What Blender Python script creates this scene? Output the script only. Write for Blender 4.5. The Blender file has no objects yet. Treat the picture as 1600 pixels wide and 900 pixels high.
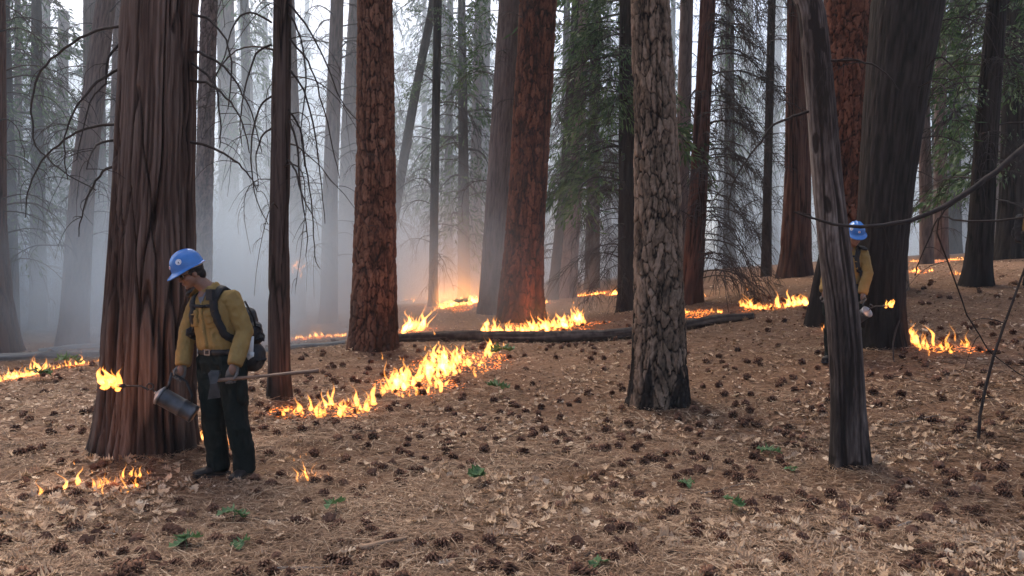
import bpy, bmesh, math, random
import numpy as np
from mathutils import Vector, Matrix, Euler
from mathutils.bvhtree import BVHTree

sc = bpy.context.scene
col = sc.collection
rnd = random.Random(7)
R = math.radians

# ------------------------------------------------------------------ camera, sky, sun, exposure
F = 1256.0                                   # focal length in pixels of the 1600x900 photograph
CAM_Z = 1.55
PITCH = math.atan(20 / F)
cam = bpy.data.cameras.new('camera'); cam_o = bpy.data.objects.new('camera', cam); col.objects.link(cam_o)
cam.sensor_width = 36; cam.lens = 36 * F / 1600
cam.clip_start = 0.05; cam.clip_end = 2000
cam_o.location = (0, 0, CAM_Z); cam_o.rotation_euler = (R(90) - PITCH, 0, 0)
sc.camera = cam_o

world = bpy.data.worlds.new('World'); sc.world = world; world.use_nodes = True
wn = world.node_tree.nodes; wl = world.node_tree.links
bg = wn['Background']
sky = wn.new('ShaderNodeTexSky'); sky.sky_type = 'NISHITA'; sky.sun_disc = False
SUN_EL, SUN_AZ = 55, -28                      # degrees; azimuth from +Y towards +X
sky.sun_elevation = R(SUN_EL); sky.sun_rotation = R(SUN_AZ)
sky.air_density = 0.75; sky.dust_density = 4.0; sky.ozone_density = 0.3
wl.new(sky.outputs[0], bg.inputs[0]); bg.inputs[1].default_value = 0.15

sun = bpy.data.lights.new('sun', 'SUN'); sun_o = bpy.data.objects.new('sun', sun); col.objects.link(sun_o)
sun.energy = 1.5; sun.angle = R(25); sun.color = (1, .90, .78)
sd = Vector((math.sin(R(SUN_AZ)) * math.cos(R(SUN_EL)), math.cos(R(SUN_AZ)) * math.cos(R(SUN_EL)), math.sin(R(SUN_EL))))
sun_o.rotation_euler = sd.to_track_quat('Z', 'Y').to_euler()

vs = sc.view_settings
vs.view_transform = 'Standard'; vs.look = 'None'; vs.exposure = 1.32; vs.gamma = 1; vs.use_curve_mapping = False
sc.render.engine = 'CYCLES'
cy = sc.cycles
cy.use_adaptive_sampling = True; cy.adaptive_threshold = 0.02
cy.use_denoising = True
cy.max_bounces = 6; cy.diffuse_bounces = 2; cy.glossy_bounces = 2; cy.transmission_bounces = 2
cy.volume_bounces = 2; cy.transparent_max_bounces = 8
cy.volume_step_rate = 1.0; cy.volume_max_steps = 256
cy.sample_clamp_indirect = 3.0

# ------------------------------------------------------------------ helpers: pixels, noise, meshes
def at(px, py, Y):
    """the point seen at pixel (px, py) of the photograph at depth Y metres"""
    c, s = math.cos(PITCH), math.sin(PITCH)
    u, v = (px - 800) / F, -(py - 450) / F
    dx, dy, dz = u, c + s * v, -s + c * v
    t = Y / dy
    return Vector((dx * t, Y, CAM_Z + dz * t))

def _h(ix, iy, iz, seed):
    with np.errstate(over='ignore'):
        h = (ix.astype(np.int64) * 374761393 + iy.astype(np.int64) * 668265263 + iz.astype(np.int64) * 1440662683 + seed * 974634541) & 0xFFFFFFFF
        h = ((h ^ (h >> 13)) * 1274126177) & 0xFFFFFFFF
        h = ((h ^ (h >> 16)) * 2246822519) & 0xFFFFFFFF
        return ((h ^ (h >> 15)) & 0xFFFFFF) / float(0xFFFFFF)

def vnoise(x, y, z=None, seed=0):
    x = np.asarray(x, float); y = np.asarray(y, float)
    z = np.zeros_like(x) if z is None else np.asarray(z, float)
    ix, iy, iz = np.floor(x), np.floor(y), np.floor(z)
    fx, fy, fz = x - ix, y - iy, z - iz
    sx, sy, sz = (f * f * f * (f * (f * 6 - 15) + 10) for f in (fx, fy, fz))
    out = 0
    for a in (0, 1):
        wa = sx if a else 1 - sx
        for b in (0, 1):
            wb = sy if b else 1 - sy
            for c in (0, 1):
                wc = sz if c else 1 - sz
                out = out + wa * wb * wc * _h(ix + a, iy + b, iz + c, seed)
    return out

def fbm(x, y, z=None, seed=0, oct=4):
    s, a, t = 0, .5, 0
    z = np.zeros_like(np.asarray(x, float)) if z is None else z
    for o in range(oct):
        s = s + a * vnoise(x * 2 ** o, y * 2 ** o, z * 2 ** o, seed + o * 17); t += a; a *= .5
    return s / t

def voronoi(x, y, seed=0):
    ix, iy = np.floor(x), np.floor(y)
    f1 = np.full(x.shape, 9.); f2 = np.full(x.shape, 9.); cid = np.zeros(x.shape)
    zz = np.zeros_like(x)
    for a in (-1, 0, 1):
        for b in (-1, 0, 1):
            cx, cy_ = ix + a, iy + b
            jx = cx + .1 + .8 * _h(cx, cy_, zz, seed); jy = cy_ + .1 + .8 * _h(cx, cy_, zz + 1, seed)
            d = np.hypot(x - jx, y - jy)
            c = _h(cx, cy_, zz + 2, seed)
            new = d < f1
            f2 = np.where(new, f1, np.minimum(f2, d)); cid = np.where(new, c, cid); f1 = np.where(new, d, f1)
    return f1, f2, cid

def sstep(a, b, x):
    t = np.clip((np.asarray(x, float) - a) / (b - a), 0, 1)
    return t * t * (3 - 2 * t)

def mesh_np(name, verts, faces, smooth=True, attrs=None):
    """a mesh from numpy arrays; faces is (n, 3) or (n, 4)"""
    me = bpy.data.meshes.new(name)
    verts = np.asarray(verts, np.float32); faces = np.asarray(faces, np.int32)
    me.vertices.add(len(verts)); me.vertices.foreach_set('co', verts.ravel())
    k = faces.shape[1]
    me.loops.add(faces.size); me.loops.foreach_set('vertex_index', faces.ravel())
    me.polygons.add(len(faces)); me.polygons.foreach_set('loop_start', np.arange(0, faces.size, k, dtype=np.int32))
    me.update(calc_edges=True); me.validate()
    if smooth: me.polygons.foreach_set('use_smooth', np.ones(len(me.polygons), bool))
    for n, a in (attrs or {}).items():
        me.attributes.new(n, 'FLOAT', 'POINT').data.foreach_set('value', np.asarray(a, np.float32))
    return me

def link(name, me, mat=None, parent=None):
    o = bpy.data.objects.new(name, me); col.objects.link(o)
    if mat is not None and me is not None and not me.materials: me.materials.append(mat)
    if parent is not None: o.parent = parent
    return o

def tag(o, label=None, cat=None, group=None, kind=None):
    if label: o['label'] = label
    if cat: o['category'] = cat
    if group: o['group'] = group
    if kind: o['kind'] = kind
    return o

def thing(name, loc, label, cat, group=None, rz=0):
    o = bpy.data.objects.new(name, None); col.objects.link(o)
    o.empty_display_size = .1
    o.location = loc; o.rotation_euler = (0, 0, rz)
    return tag(o, label, cat, group)

def copy_tree(o, parent=None):
    c = o.copy(); col.objects.link(c); c.parent = parent
    for ch in o.children: copy_tree(ch, c)
    return c

class Geo:
    """collects tubes, ellipsoids and strips; build() links them as one mesh object"""
    def __init__(s): s.v = []; s.f = []; s.m = []; s.mi = 0
    def add(s, vs, fs):
        o = len(s.v); s.v += [tuple(p) for p in vs]; s.f += [tuple(i + o for i in q) for q in fs]; s.m += [s.mi] * len(fs)
    def tube(s, path, radii, seg=10, ref=None, cap=True):
        path = [Vector(p) for p in path]; n = len(path); vs = []; fs = []
        if not isinstance(radii, (list, tuple)): radii = [radii] * n
        side = None
        for i, p in enumerate(path):
            t = (path[min(i + 1, n - 1)] - path[max(i - 1, 0)])
            t = t.normalized() if t.length > 1e-9 else Vector((0, 0, 1))
            r0 = Vector(ref) if ref is not None else side
            if r0 is None:
                r0 = Vector((0, 0, 1)) if abs(t.z) < .9 else Vector((1, 0, 0))
            sd_ = r0 - t * r0.dot(t)
            if sd_.length < 1e-6: sd_ = t.orthogonal()
            sd_.normalize(); side = sd_; up = t.cross(sd_)
            ra, rb = radii[i] if isinstance(radii[i], (tuple, list)) else (radii[i], radii[i])
            for k in range(seg):
                a = 2 * math.pi * k / seg
                vs.append(p + sd_ * (ra * math.cos(a)) + up * (rb * math.sin(a)))
        for i in range(n - 1):
            for k in range(seg):
                a, b = i * seg + k, i * seg + (k + 1) % seg
                fs.append((a, b, b + seg, a + seg))
        if cap:
            fs.append(tuple(range(seg - 1, -1, -1))); fs.append(tuple((n - 1) * seg + k for k in range(seg)))
        s.add(vs, fs)
    def ell(s, c, r, M=None, seg=16, rings=10):
        c = Vector(c); M = M or Matrix.Identity(3); vs = []; fs = []
        vs.append(c + M @ Vector((0, 0, r[2])))
        for i in range(1, rings):
            th = math.pi * i / rings
            for k in range(seg):
                a = 2 * math.pi * k / seg
                vs.append(c + M @ Vector((r[0] * math.sin(th) * math.cos(a), r[1] * math.sin(th) * math.sin(a), r[2] * math.cos(th))))
        vs.append(c + M @ Vector((0, 0, -r[2])))
        for k in range(seg): fs.append((0, 1 + k, 1 + (k + 1) % seg))
        for i in range(rings - 2):
            for k in range(seg):
                a, b = 1 + i * seg + k, 1 + i * seg + (k + 1) % seg
                fs.append((a, a + seg, b + seg, b))
        L = len(vs) - 1; o = 1 + (rings - 2) * seg
        for k in range(seg): fs.append((L, o + (k + 1) % seg, o + k))
        s.add(vs, fs)
    def box(s, c, h, M=None):
        c = Vector(c); M = M or Matrix.Identity(3)
        vs = [c + M @ Vector((x * h[0], y * h[1], z * h[2])) for x in (-1, 1) for y in (-1, 1) for z in (-1, 1)]
        s.add(vs, [(0, 1, 3, 2), (4, 6, 7, 5), (0, 4, 5, 1), (2, 3, 7, 6), (0, 2, 6, 4), (1, 5, 7, 3)])
    def mesh(s, name, smooth=True):
        me = bpy.data.meshes.new(name); me.from_pydata(s.v, [], s.f); me.update()
        me.polygons.foreach_set('use_smooth', [smooth] * len(me.polygons))
        if any(s.m): me.polygons.foreach_set('material_index', s.m)
        return me
    def build(s, name, mat, parent=None, smooth=True):
        return link(name, s.mesh(name, smooth), mat, parent)
    def remesh(s, name, voxel=.01, smooth=3):
        o = bpy.data.objects.new('tmp', s.mesh('tmp')); col.objects.link(o)
        bm = bmesh.new(); bm.from_mesh(o.data); bmesh.ops.recalc_face_normals(bm, faces=bm.faces); bm.to_mesh(o.data); bm.free()
        m = o.modifiers.new('r', 'REMESH'); m.mode = 'VOXEL'; m.voxel_size = voxel
        if smooth:
            k = o.modifiers.new('s', 'SMOOTH'); k.iterations = smooth; k.factor = .5
        dg = bpy.context.evaluated_depsgraph_get()
        me = bpy.data.meshes.new_from_object(o.evaluated_get(dg)); me.name = name
        bpy.data.objects.remove(o)
        me.polygons.foreach_set('use_smooth', np.ones(len(me.polygons), bool))
        return me

def wrinkle(me, amp, fx, fy, fz, seed=0, ridged=True):
    """cloth folds: moves the vertices along their normals"""
    n = len(me.vertices); co = np.empty(n * 3, np.float32); me.vertices.foreach_get('co', co); co = co.reshape(-1, 3)
    no = np.empty(n * 3, np.float32); me.vertices.foreach_get('normal', no); no = no.reshape(-1, 3)
    v = fbm(co[:, 0] * fx, co[:, 1] * fy, co[:, 2] * fz, seed, 3)
    if ridged: v = 1 - 2.2 * np.abs(v - .5) * 2
    co = co + no * (amp * v)[:, None]
    me.vertices.foreach_set('co', co.astype(np.float32).ravel()); me.update()

# ------------------------------------------------------------------ materials
MATS = {}
def mat(name, color=(.5, .5, .5), rough=.8, metal=0., spec=.3, var=.0, scale=8., bump=0., bscale=40., tint=None):
    """plain principled material with noise variation and fine relief"""
    m = bpy.data.materials.new(name); m.use_nodes = True; MATS[name] = m
    n = m.node_tree.nodes; l = m.node_tree.links; b = n['Principled BSDF']
    b.inputs['Roughness'].default_value = rough; b.inputs['Metallic'].default_value = metal
    b.inputs['Specular IOR Level'].default_value = spec
    tc = n.new('ShaderNodeTexCoord')
    if var:
        t = n.new('ShaderNodeTexNoise'); t.inputs['Scale'].default_value = scale; t.inputs['Detail'].default_value = 5
        l.new(tc.outputs['Object'], t.inputs['Vector'])
        r = n.new('ShaderNodeValToRGB'); l.new(t.outputs[0], r.inputs[0])
        c2 = tint or tuple(c * (1 + var) for c in color)
        r.color_ramp.elements[0].position = .3; r.color_ramp.elements[1].position = .7
        r.color_ramp.elements[0].color = tuple(c * (1 - var) for c in color) + (1,)
        r.color_ramp.elements[1].color = tuple(c2) + (1,)
        l.new(r.outputs[0], b.inputs['Base Color'])
    else: b.inputs['Base Color'].default_value = tuple(color) + (1,)
    if bump:
        t = n.new('ShaderNodeTexNoise'); t.inputs['Scale'].default_value = bscale; t.inputs['Detail'].default_value = 4
        l.new(tc.outputs['Object'], t.inputs['Vector'])
        bp = n.new('ShaderNodeBump'); bp.inputs['Strength'].default_value = bump; bp.inputs['Distance'].default_value = .01
        l.new(t.outputs[0], bp.inputs['Height']); l.new(bp.outputs[0], b.inputs['Normal'])
    return m

def attr_mat(name, attr, stops, rough=.85, spec=.2, noise=.0, nscale=20., char=None, translucent=0., bump=0., stretch=(1, 1, 1), info=0.):
    """colour from a vertex attribute through a ramp, optional noise, optional char attribute"""
    m = bpy.data.materials.new(name); m.use_nodes = True; MATS[name] = m
    n = m.node_tree.nodes; l = m.node_tree.links; b = n['Principled BSDF']
    b.inputs['Roughness'].default_value = rough; b.inputs['Specular IOR Level'].default_value = spec
    a = n.new('ShaderNodeAttribute'); a.attribute_name = attr
    val = a.outputs['Fac']
    tc = n.new('ShaderNodeTexCoord'); mp = n.new('ShaderNodeMapping'); mp.inputs['Scale'].default_value = stretch
    l.new(tc.outputs['Object'], mp.inputs[0])
    t = n.new('ShaderNodeTexNoise'); t.inputs['Scale'].default_value = nscale; t.inputs['Detail'].default_value = 5
    l.new(mp.outputs[0], t.inputs['Vector'])
    if noise:
        k = n.new('ShaderNodeMath'); k.operation = 'MULTIPLY_ADD'; k.inputs[1].default_value = noise * 2; 
        s = n.new('ShaderNodeMath'); s.operation = 'SUBTRACT'; s.inputs[1].default_value = noise
        l.new(t.outputs[0], k.inputs[0]); l.new(val, k.inputs[2]); l.new(k.outputs[0], s.inputs[0]); val = s.outputs[0]
    if info:
        oi = n.new('ShaderNodeObjectInfo'); k = n.new('ShaderNodeMath'); k.operation = 'MULTIPLY_ADD'; k.inputs[1].default_value = info
        l.new(oi.outputs['Random'], k.inputs[0]); l.new(val, k.inputs[2]); val = k.outputs[0]
    r = n.new('ShaderNodeValToRGB'); l.new(val, r.inputs[0])
    e = r.color_ramp.elements
    while len(e) < len(stops): e.new(.5)
    for i, (p, c) in enumerate(stops): e[i].position = p; e[i].color = tuple(c) + (1,)
    out = r.outputs[0]
    if char:
        ca = n.new('ShaderNodeAttribute'); ca.attribute_name = 'char'
        mx = n.new('ShaderNodeMix'); mx.data_type = 'RGBA'; l.new(ca.outputs['Fac'], mx.inputs[0]); l.new(out, mx.inputs[6])
        mx.inputs[7].default_value = tuple(char) + (1,); out = mx.outputs[2]
    l.new(out, b.inputs['Base Color'])
    if bump:
        bp = n.new('ShaderNodeBump'); bp.inputs['Strength'].default_value = bump; bp.inputs['Distance'].default_value = .015
        l.new(t.outputs[0], bp.inputs['Height']); l.new(bp.outputs[0], b.inputs['Normal'])
    if translucent:
        tr = n.new('ShaderNodeBsdfTranslucent'); l.new(out, tr.inputs[0])
        ms = n.new('ShaderNodeMixShader'); ms.inputs[0].default_value = translucent
        l.new(b.outputs[0], ms.inputs[1]); l.new(tr.outputs[0], ms.inputs[2]); l.new(ms.outputs[0], n['Material Output'].inputs[0])
    return m

# ------------------------------------------------------------------ terrain
CTRL = [(100, 890, 4.2), (800, 890, 4.2), (1500, 890, 4.1), (1330, 745, 6.2), (350, 745, 6.2), (230, 712, 6.8), (437, 632, 9.4),
        (1025, 640, 9.3), (640, 535, 15), (990, 532, 14.7), (585, 549, 14), (815, 506, 18), (768, 492, 20), (710, 475, 23), (862, 470, 26),
        (977, 490, 20), (1080, 472, 18), (1180, 497, 14), (1220, 478, 16), (1240, 430, 20), (1197, 432, 24), (1372, 540, 10.5),
        (1475, 545, 10.5), (1527, 445, 15), (1580, 405, 22), (1440, 418, 22), (1530, 402, 26), (50, 585, 13), (100, 548, 17), (500, 530, 18),
        (1530, 690, 6.8), (105, 530, 20), (10, 640, 9.4), (1100, 427, 30), (700, 640, 9.4), (700, 745, 6.2), (930, 462, 28), (1590, 640, 7.4)]
_c = [at(*c) for c in CTRL]
_c += [Vector(p) for p in ((-9, 1, -.05), (0, 0, 0), (9, 1, .15), (-40, -20, -.5), (0, -20, 0), (40, -20, 1), (-45, 40, -1.0), (-15, 45, .2),
                           (8, 45, 1.6), (35, 45, 3.2), (-100, 150, -3), (0, 150, 1), (100, 150, 5), (-12, 5, -.1), (14, 6, .9))]
_P = np.array([[p.x, p.y] for p in _c]); _Z = np.array([p.z for p in _c])
def _U(r2): return np.where(r2 > 1e-12, r2 * np.log(r2 + 1e-12), 0)
_n = len(_P)
_K = _U(((_P[:, None] - _P[None]) ** 2).sum(-1)) + np.eye(_n) * 1.5
_Q = np.hstack([np.ones((_n, 1)), _P])
_A = np.vstack([np.hstack([_K, _Q]), np.hstack([_Q.T, np.zeros((3, 3))])])
_W = np.linalg.solve(_A, np.concatenate([_Z, np.zeros(3)]))
MOUND = [(at(a, b_, d).x, d, w / 2 * d / F) for a, b_, d, w in ((226, 716, 6.8, 160), (1031, 642, 9.3, 96), (1329, 747, 6.2, 62), (437, 634, 9.4, 42), (583, 551, 14, 80), (1372, 545, 10.5, 92), (815, 508, 18, 80))]
def gz(x, y):
    x = np.atleast_1d(np.asarray(x, float)); y = np.atleast_1d(np.asarray(y, float))
    sh = x.shape; x = np.clip(x.ravel(), -100, 100); y = np.clip(y.ravel(), -20, 150)
    z = np.empty_like(x)
    for i in range(0, len(x), 20000):
        q = np.stack([x[i:i + 20000], y[i:i + 20000]], -1)
        z[i:i + 20000] = _U(((q[:, None] - _P[None]) ** 2).sum(-1)) @ _W[:_n] + _W[_n] + q @ _W[_n + 1:]
    z += .07 * (fbm(x * .5, y * .5, None, 3, 2) - .5) + .045 * (fbm(x * 2.2, y * 2.2, None, 5, 3) - .5)
    for mx_, my_, mr_ in MOUND:
        d_ = np.hypot(x - mx_, y - my_); z += .07 * np.exp(-(np.clip(d_ - mr_, 0, None) / .16) ** 2)
    return z.reshape(sh)
def g1(x, y): return float(gz(x, y)[0])
def ground_at(px, py):
    """where the sight line through a pixel meets the ground"""
    Ys = np.concatenate([np.arange(2.5, 14, .03), np.arange(14, 60, .1)])
    p0, p1 = at(px, py, 1), at(px, py, 2); dx, dz = p1.x - p0.x, p1.z - p0.z
    X = p0.x + dx * (Ys - 1); Z = p0.z + dz * (Ys - 1)
    hit = np.nonzero(Z <= gz(X, Ys))[0]
    if not len(hit): return Vector((X[-1], Ys[-1], Z[-1]))
    y = Ys[hit[0]]; x = p0.x + dx * (y - 1)
    return Vector((x, y, g1(x, y)))

def grow(a, b, step, far, ratio):
    out = list(np.arange(a, b, step)); s = step
    while out[-1] < far: s *= ratio; out.append(out[-1] + s)
    return out
xr = grow(0, 9, .07, 260, 1.13); xs = np.array([-v for v in xr[:0:-1]] + xr)
yr = grow(2.5, 13, .07, 320, 1.08); yb = [2.5 - v for v in grow(0, 1, .3, 60, 1.3)[1:]][::-1]
ys = np.array(yb + yr)
X, Y = np.meshgrid(xs, ys); Zg = gz(X, Y)
near = np.exp(-((X / 12) ** 2)) * (Y < 20)
Zg += near * .03 * (fbm(X * 9, Y * 9, None, 9, 3) - .5)
nx, ny = len(xs), len(ys)
idx = np.arange(nx * ny).reshape(ny, nx)
gf = np.stack([idx[:-1, :-1], idx[:-1, 1:], idx[1:, 1:], idx[1:, :-1]], -1).reshape(-1, 4)
gm = bpy.data.materials.new('needle_litter_soil'); gm.use_nodes = True
n = gm.node_tree.nodes; l = gm.node_tree.links; b = n['Principled BSDF']
b.inputs['Roughness'].default_value = .95; b.inputs['Specular IOR Level'].default_value = .1
tc = n.new('ShaderNodeTexCoord')
def gnoise(scale, detail=6, rough=.6, vec=None):
    t = n.new('ShaderNodeTexNoise'); t.inputs['Scale'].default_value = scale; t.inputs['Detail'].default_value = detail; t.inputs['Roughness'].default_value = rough
    l.new(vec or tc.outputs['Object'], t.inputs['Vector']); return t.outputs[0]
def ramp(src, stops):
    r = n.new('ShaderNodeValToRGB'); l.new(src, r.inputs[0]); e = r.color_ramp.elements
    while len(e) < len(stops): e.new(.5)
    for i, (p, c) in enumerate(stops): e[i].position = p; e[i].color = tuple(c) + (1,)
    return r.outputs[0]
def mix(fac, a, b_, mode='MIX'):
    m = n.new('ShaderNodeMix'); m.data_type = 'RGBA'; m.blend_type = mode
    if isinstance(fac, float): m.inputs[0].default_value = fac
    else: l.new(fac, m.inputs[0])
    l.new(a, m.inputs[6]); l.new(b_, m.inputs[7]); return m.outputs[2]
c1 = ramp(gnoise(28, 9, .72), [(.32, (.034, .018, .010)), (.5, (.155, .085, .048)), (.68, (.34, .22, .135))])
c2 = ramp(gnoise(9, 6, .7), [(.35, (.11, .055, .032)), (.65, (.27, .15, .09))])
c3 = mix(ramp(gnoise(.8, 4), [(.4, (0, 0, 0)), (.62, (1, 1, 1))]), c1, mix(.5, c1, c2))
l.new(c3, b.inputs['Base Color'])
bp = n.new('ShaderNodeBump'); bp.inputs['Strength'].default_value = .9; bp.inputs['Distance'].default_value = .03
l.new(gnoise(30, 9, .75), bp.inputs['Height']); l.new(bp.outputs[0], b.inputs['Normal'])
ground = link('ground', mesh_np('ground', np.stack([X, Y, Zg], -1).reshape(-1, 3), gf), gm)
tag(ground, 'forest floor of brown needle litter rising towards a low bank', kind='structure')

# ------------------------------------------------------------------ bark
BLACK = (.012, .010, .009)
def bark(name, lo, mid, hi, noise=.12, nscale=22, stretch=(1, 1, .25), bump=.5):
    return attr_mat(name, 'bark', [(.08, lo), (.45, mid), (.95, hi)], rough=.92, spec=.12, noise=noise, nscale=nscale, char=BLACK, bump=bump, stretch=stretch)
bark('bark_cedar', (.014, .0085, .0065), (.078, .047, .035), (.185, .128, .100), noise=.3, nscale=55, stretch=(1, 1, .07), bump=1.)
bark('bark_thin_cedar', (.012, .008, .006), (.058, .037, .029), (.125, .088, .072))
bark('bark_orange_pine', (.012, .006, .004), (.115, .050, .029), (.26, .135, .085))
bark('bark_red_pine', (.010, .004, .003), (.095, .033, .018), (.21, .085, .05))
bark('bark_grey_pine', (.008, .006, .005), (.135, .092, .062), (.32, .225, .16), noise=.2, nscale=45, stretch=(1, 1, .3))
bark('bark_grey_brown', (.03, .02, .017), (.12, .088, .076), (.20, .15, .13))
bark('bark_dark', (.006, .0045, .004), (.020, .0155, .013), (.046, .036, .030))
bark('bark_silver_snag', (.028, .020, .016), (.095, .070, .058), (.24, .195, .165), noise=.45, nscale=60, stretch=(1, 1, .15), bump=.8)
bark('bark_red_cedar', (.014, .006, .004), (.075, .034, .024), (.15, .08, .058))
bark('bark_charred_log', (.008, .007, .006), (.045, .034, .028), (.20, .165, .14), noise=.4, nscale=9, stretch=(1, 1, 1))
bark('bark_ash_log', (.08, .075, .07), (.20, .19, .17), (.36, .35, .32))
mat('dead_twig', (.030, .021, .017), .9, var=.4, scale=14)
mat('dead_twig_pale', (.12, .095, .08), .9, var=.3, scale=14)

def trunk_mesh(name, C, Rr, zs, style, seed, npx, root=0., char=None, depth=1., scars=(), psize=1.):
    """C: (m,3) axis points, Rr: (m,) radii, zs: (m,) heights above the base"""
    m = len(zs); nt = npx
    th = np.linspace(0, 2 * np.pi, nt, endpoint=False) + np.pi / 2          # the seam faces away from the camera
    T, Zz = np.meshgrid(th, zs)
    rad = np.repeat(Rr[:, None], nt, 1)
    rm = max(.05, float(np.median(Rr)))
    s = (T - np.pi / 2) * rm
    Cx, Cy = np.cos(T) * rm, np.sin(T) * rm
    big = fbm(Cx * 2.5 + 7, Cy * 2.5, Zz * .6, seed, 3) - .5
    if style == 'plates':
        pw = max(.06, min(.115, rm * .25)) * psize
        wx = 1.1 * (fbm(s / pw * .45, Zz / pw * .16, None, seed + 3, 3) - .5) + .5 * (fbm(s / pw * 2.2, Zz / pw * 1.1, None, seed + 13, 3) - .5)
        wz = 1.4 * (fbm(s / pw * .5 + 9, Zz / pw * .2, None, seed + 4, 3) - .5) + .35 * (fbm(s / pw * 2 + 4, Zz / pw, None, seed + 14, 2) - .5)
        f1, f2, cid = voronoi(s / pw + wx, Zz / (pw * 3.1) + wz, seed)
        wide = .10 + .34 * fbm(s / pw * .8, Zz / pw * .4, None, seed + 15, 2)
        e = sstep(.0, 1., np.clip((f2 - f1) / wide * 1.5, 0, 1)) ** .8
        strand = sstep(.0, .11, np.abs(fbm(s / pw * .55 + wx * .4, Zz / pw * .085, None, seed + 16, 2) - .5))
        e = e * (.35 + .65 * strand)
        g1_, g2_, c2_ = voronoi(s / (pw * .42) + wx * 2.2, Zz / (pw * .8) + wz * 2, seed + 9)
        e2 = sstep(.0, .3, g2_ - g1_)
        fine = fbm(s * 70, Zz * 30, None, seed + 2, 3)
        disp = (.8 * e + .22 * (c2_ - .4) * e + .35 * (cid - .5) * e + .10 * e2 * e + .12 * fine) * pw * .42 * depth
        attr = .06 + .50 * e * (.62 + .75 * (cid - .35)) + .26 * (c2_ - .3) * e + .10 * e2 * e + .36 * (fine - .5)
    elif style == 'cedar':
        w = (fbm(s * 2.2, Zz * .7, None, seed + 1, 3) - .5) * .10
        f_ = np.abs(2 * fbm((s + w) * 12, Zz * .36, None, seed + 5, 2) - 1)
        f2_ = np.abs(2 * vnoise((s + w * 1.4) * 21, Zz * .75, None, seed + 6) - 1)
        f3_ = np.abs(2 * fbm((s - w * 1.6 + .035 * Zz) * 8, Zz * .5, None, seed + 25, 2) - 1)
        a = sstep(.0, .14, f_) * (.25 + .75 * sstep(.0, .11, f3_)); b_ = sstep(.0, .42, f2_)
        c_ = vnoise((s + w * .7) * 95, Zz * 2.2, None, seed + 8); d_ = vnoise((s + w * .5) * 48, Zz * 1.1, None, seed + 18)
        disp = (.62 * a + .30 * b_ * a + .14 * d_ + .08 * c_) * min(.05, rm * .14) * depth
        attr = -.02 + .30 * a + .20 * b_ * a + .34 * (d_ - .35) + .26 * (c_ - .4) + .40 * (fbm(s * 4, Zz * .7, None, seed + 11, 3) - .42)
    elif style == 'snag':
        w = (fbm(s * 4, Zz * 1.2, None, seed + 1, 3) - .5) * .05
        a = vnoise((s + w) * 45, Zz * 1.4, None, seed + 5); b_ = vnoise((s + w) * 110, Zz * 3, None, seed + 6)
        crack = sstep(.06, .0, np.abs(fbm((s + w) * 9, Zz * .35, None, seed + 7, 2) - .5))
        disp = (.35 * a + .25 * b_ - .55 * crack) * .010 * depth
        attr = .22 + .40 * (a - .3) + .40 * (b_ - .3) - .5 * crack + .7 * (fbm(s * 6, Zz * 2.2, None, seed + 11, 4) - .45)
        knot = sstep(.74, .80, fbm(s * 10, Zz * 4, None, seed + 31, 2)); attr = attr - .5 * knot; disp = disp - .006 * knot
    else:                                                                    # fine furrows of a far or young trunk
        a = vnoise(s * 38, Zz * 3.2, None, seed + 5); b_ = vnoise(s * 80, Zz * 8, None, seed + 6)
        disp = (.6 * a + .4 * b_) * min(.018, rm * .09) * depth
        attr = .1 + .5 * a + .35 * b_
    rootw = np.exp(-np.clip(Zz, 0, None) / .22) * root
    lobes = np.cos(T * 5 + seed + 1.2 * np.sin(T * 2 + seed)) * .5 + np.cos(T * 8 + seed * 2) * .25
    rad = rad * (1 + .05 * big + rootw * (.25 + .35 * lobes)) + disp - np.median(disp)
    Vx = C[:, 0:1] + np.cos(T) * rad; Vy = C[:, 1:2] + np.sin(T) * rad; Vz = np.repeat(C[:, 2:3], nt, 1)
    V = np.stack([Vx, Vy, Vz], -1).reshape(-1, 3)
    id_ = np.arange(m * nt).reshape(m, nt); nxt = np.roll(id_, -1, 1)
    Fc = np.stack([id_[:-1], nxt[:-1], nxt[1:], id_[1:]], -1).reshape(-1, 4)
    ch = np.zeros_like(T)
    if char:
        h0, h1, patch = char                                                # solid to h0, ragged to h1, patchy amount
        rag = fbm(s * 5 + 3, Zz * 1.3, None, seed + 21, 3)
        ch = np.clip(sstep(h1, h0, Zz + (rag - .5) * (h1 - h0) * 2.2), 0, 1) * (.55 + .45 * sstep(.35, .6, rag + .25 * patch))
        ch = np.clip(ch * patch, 0, .93)
    for dt, w_, h_ in scars:                                                 # fire scars: black inverted wedges at the foot
        q = np.abs(T - 1.5 * np.pi - dt + .25 * (fbm(s * 9, Zz * 3, None, seed + 41, 2) - .5)) / w_ + np.clip(Zz, 0, None) / h_
        ch = np.maximum(ch, .96 * sstep(1.05, .85, q))
    return mesh_np(name, V, Fc, True, {'bark': np.clip(attr, 0, 1).ravel(), 'char': ch.ravel()})

def axis_from(pts, d, top, base):
    """pixel stations (px, py, width) at depth d -> axis, radii, heights relative to base"""
    q = []
    for px, py, w in pts:
        p = at(px, py, d); q.append((p.z, p.x, w / 2 * d / F))
    q.sort()
    z = np.array([a[0] for a in q]); x = np.array([a[1] for a in q]); r = np.array([a[2] for a in q])
    zt = z[-1]
    if len(z) > 1: sx = (x[-1] - x[-2]) / max(.3, z[-1] - z[-2])
    else: sx = 0
    sx = max(-.12, min(.12, sx))
    if top > zt + .3:
        z = np.append(z, top); x = np.append(x, x[-1] + sx * (top - zt) * .6); r = np.append(r, r[-1] * .62)
    return z, x, r

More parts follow.
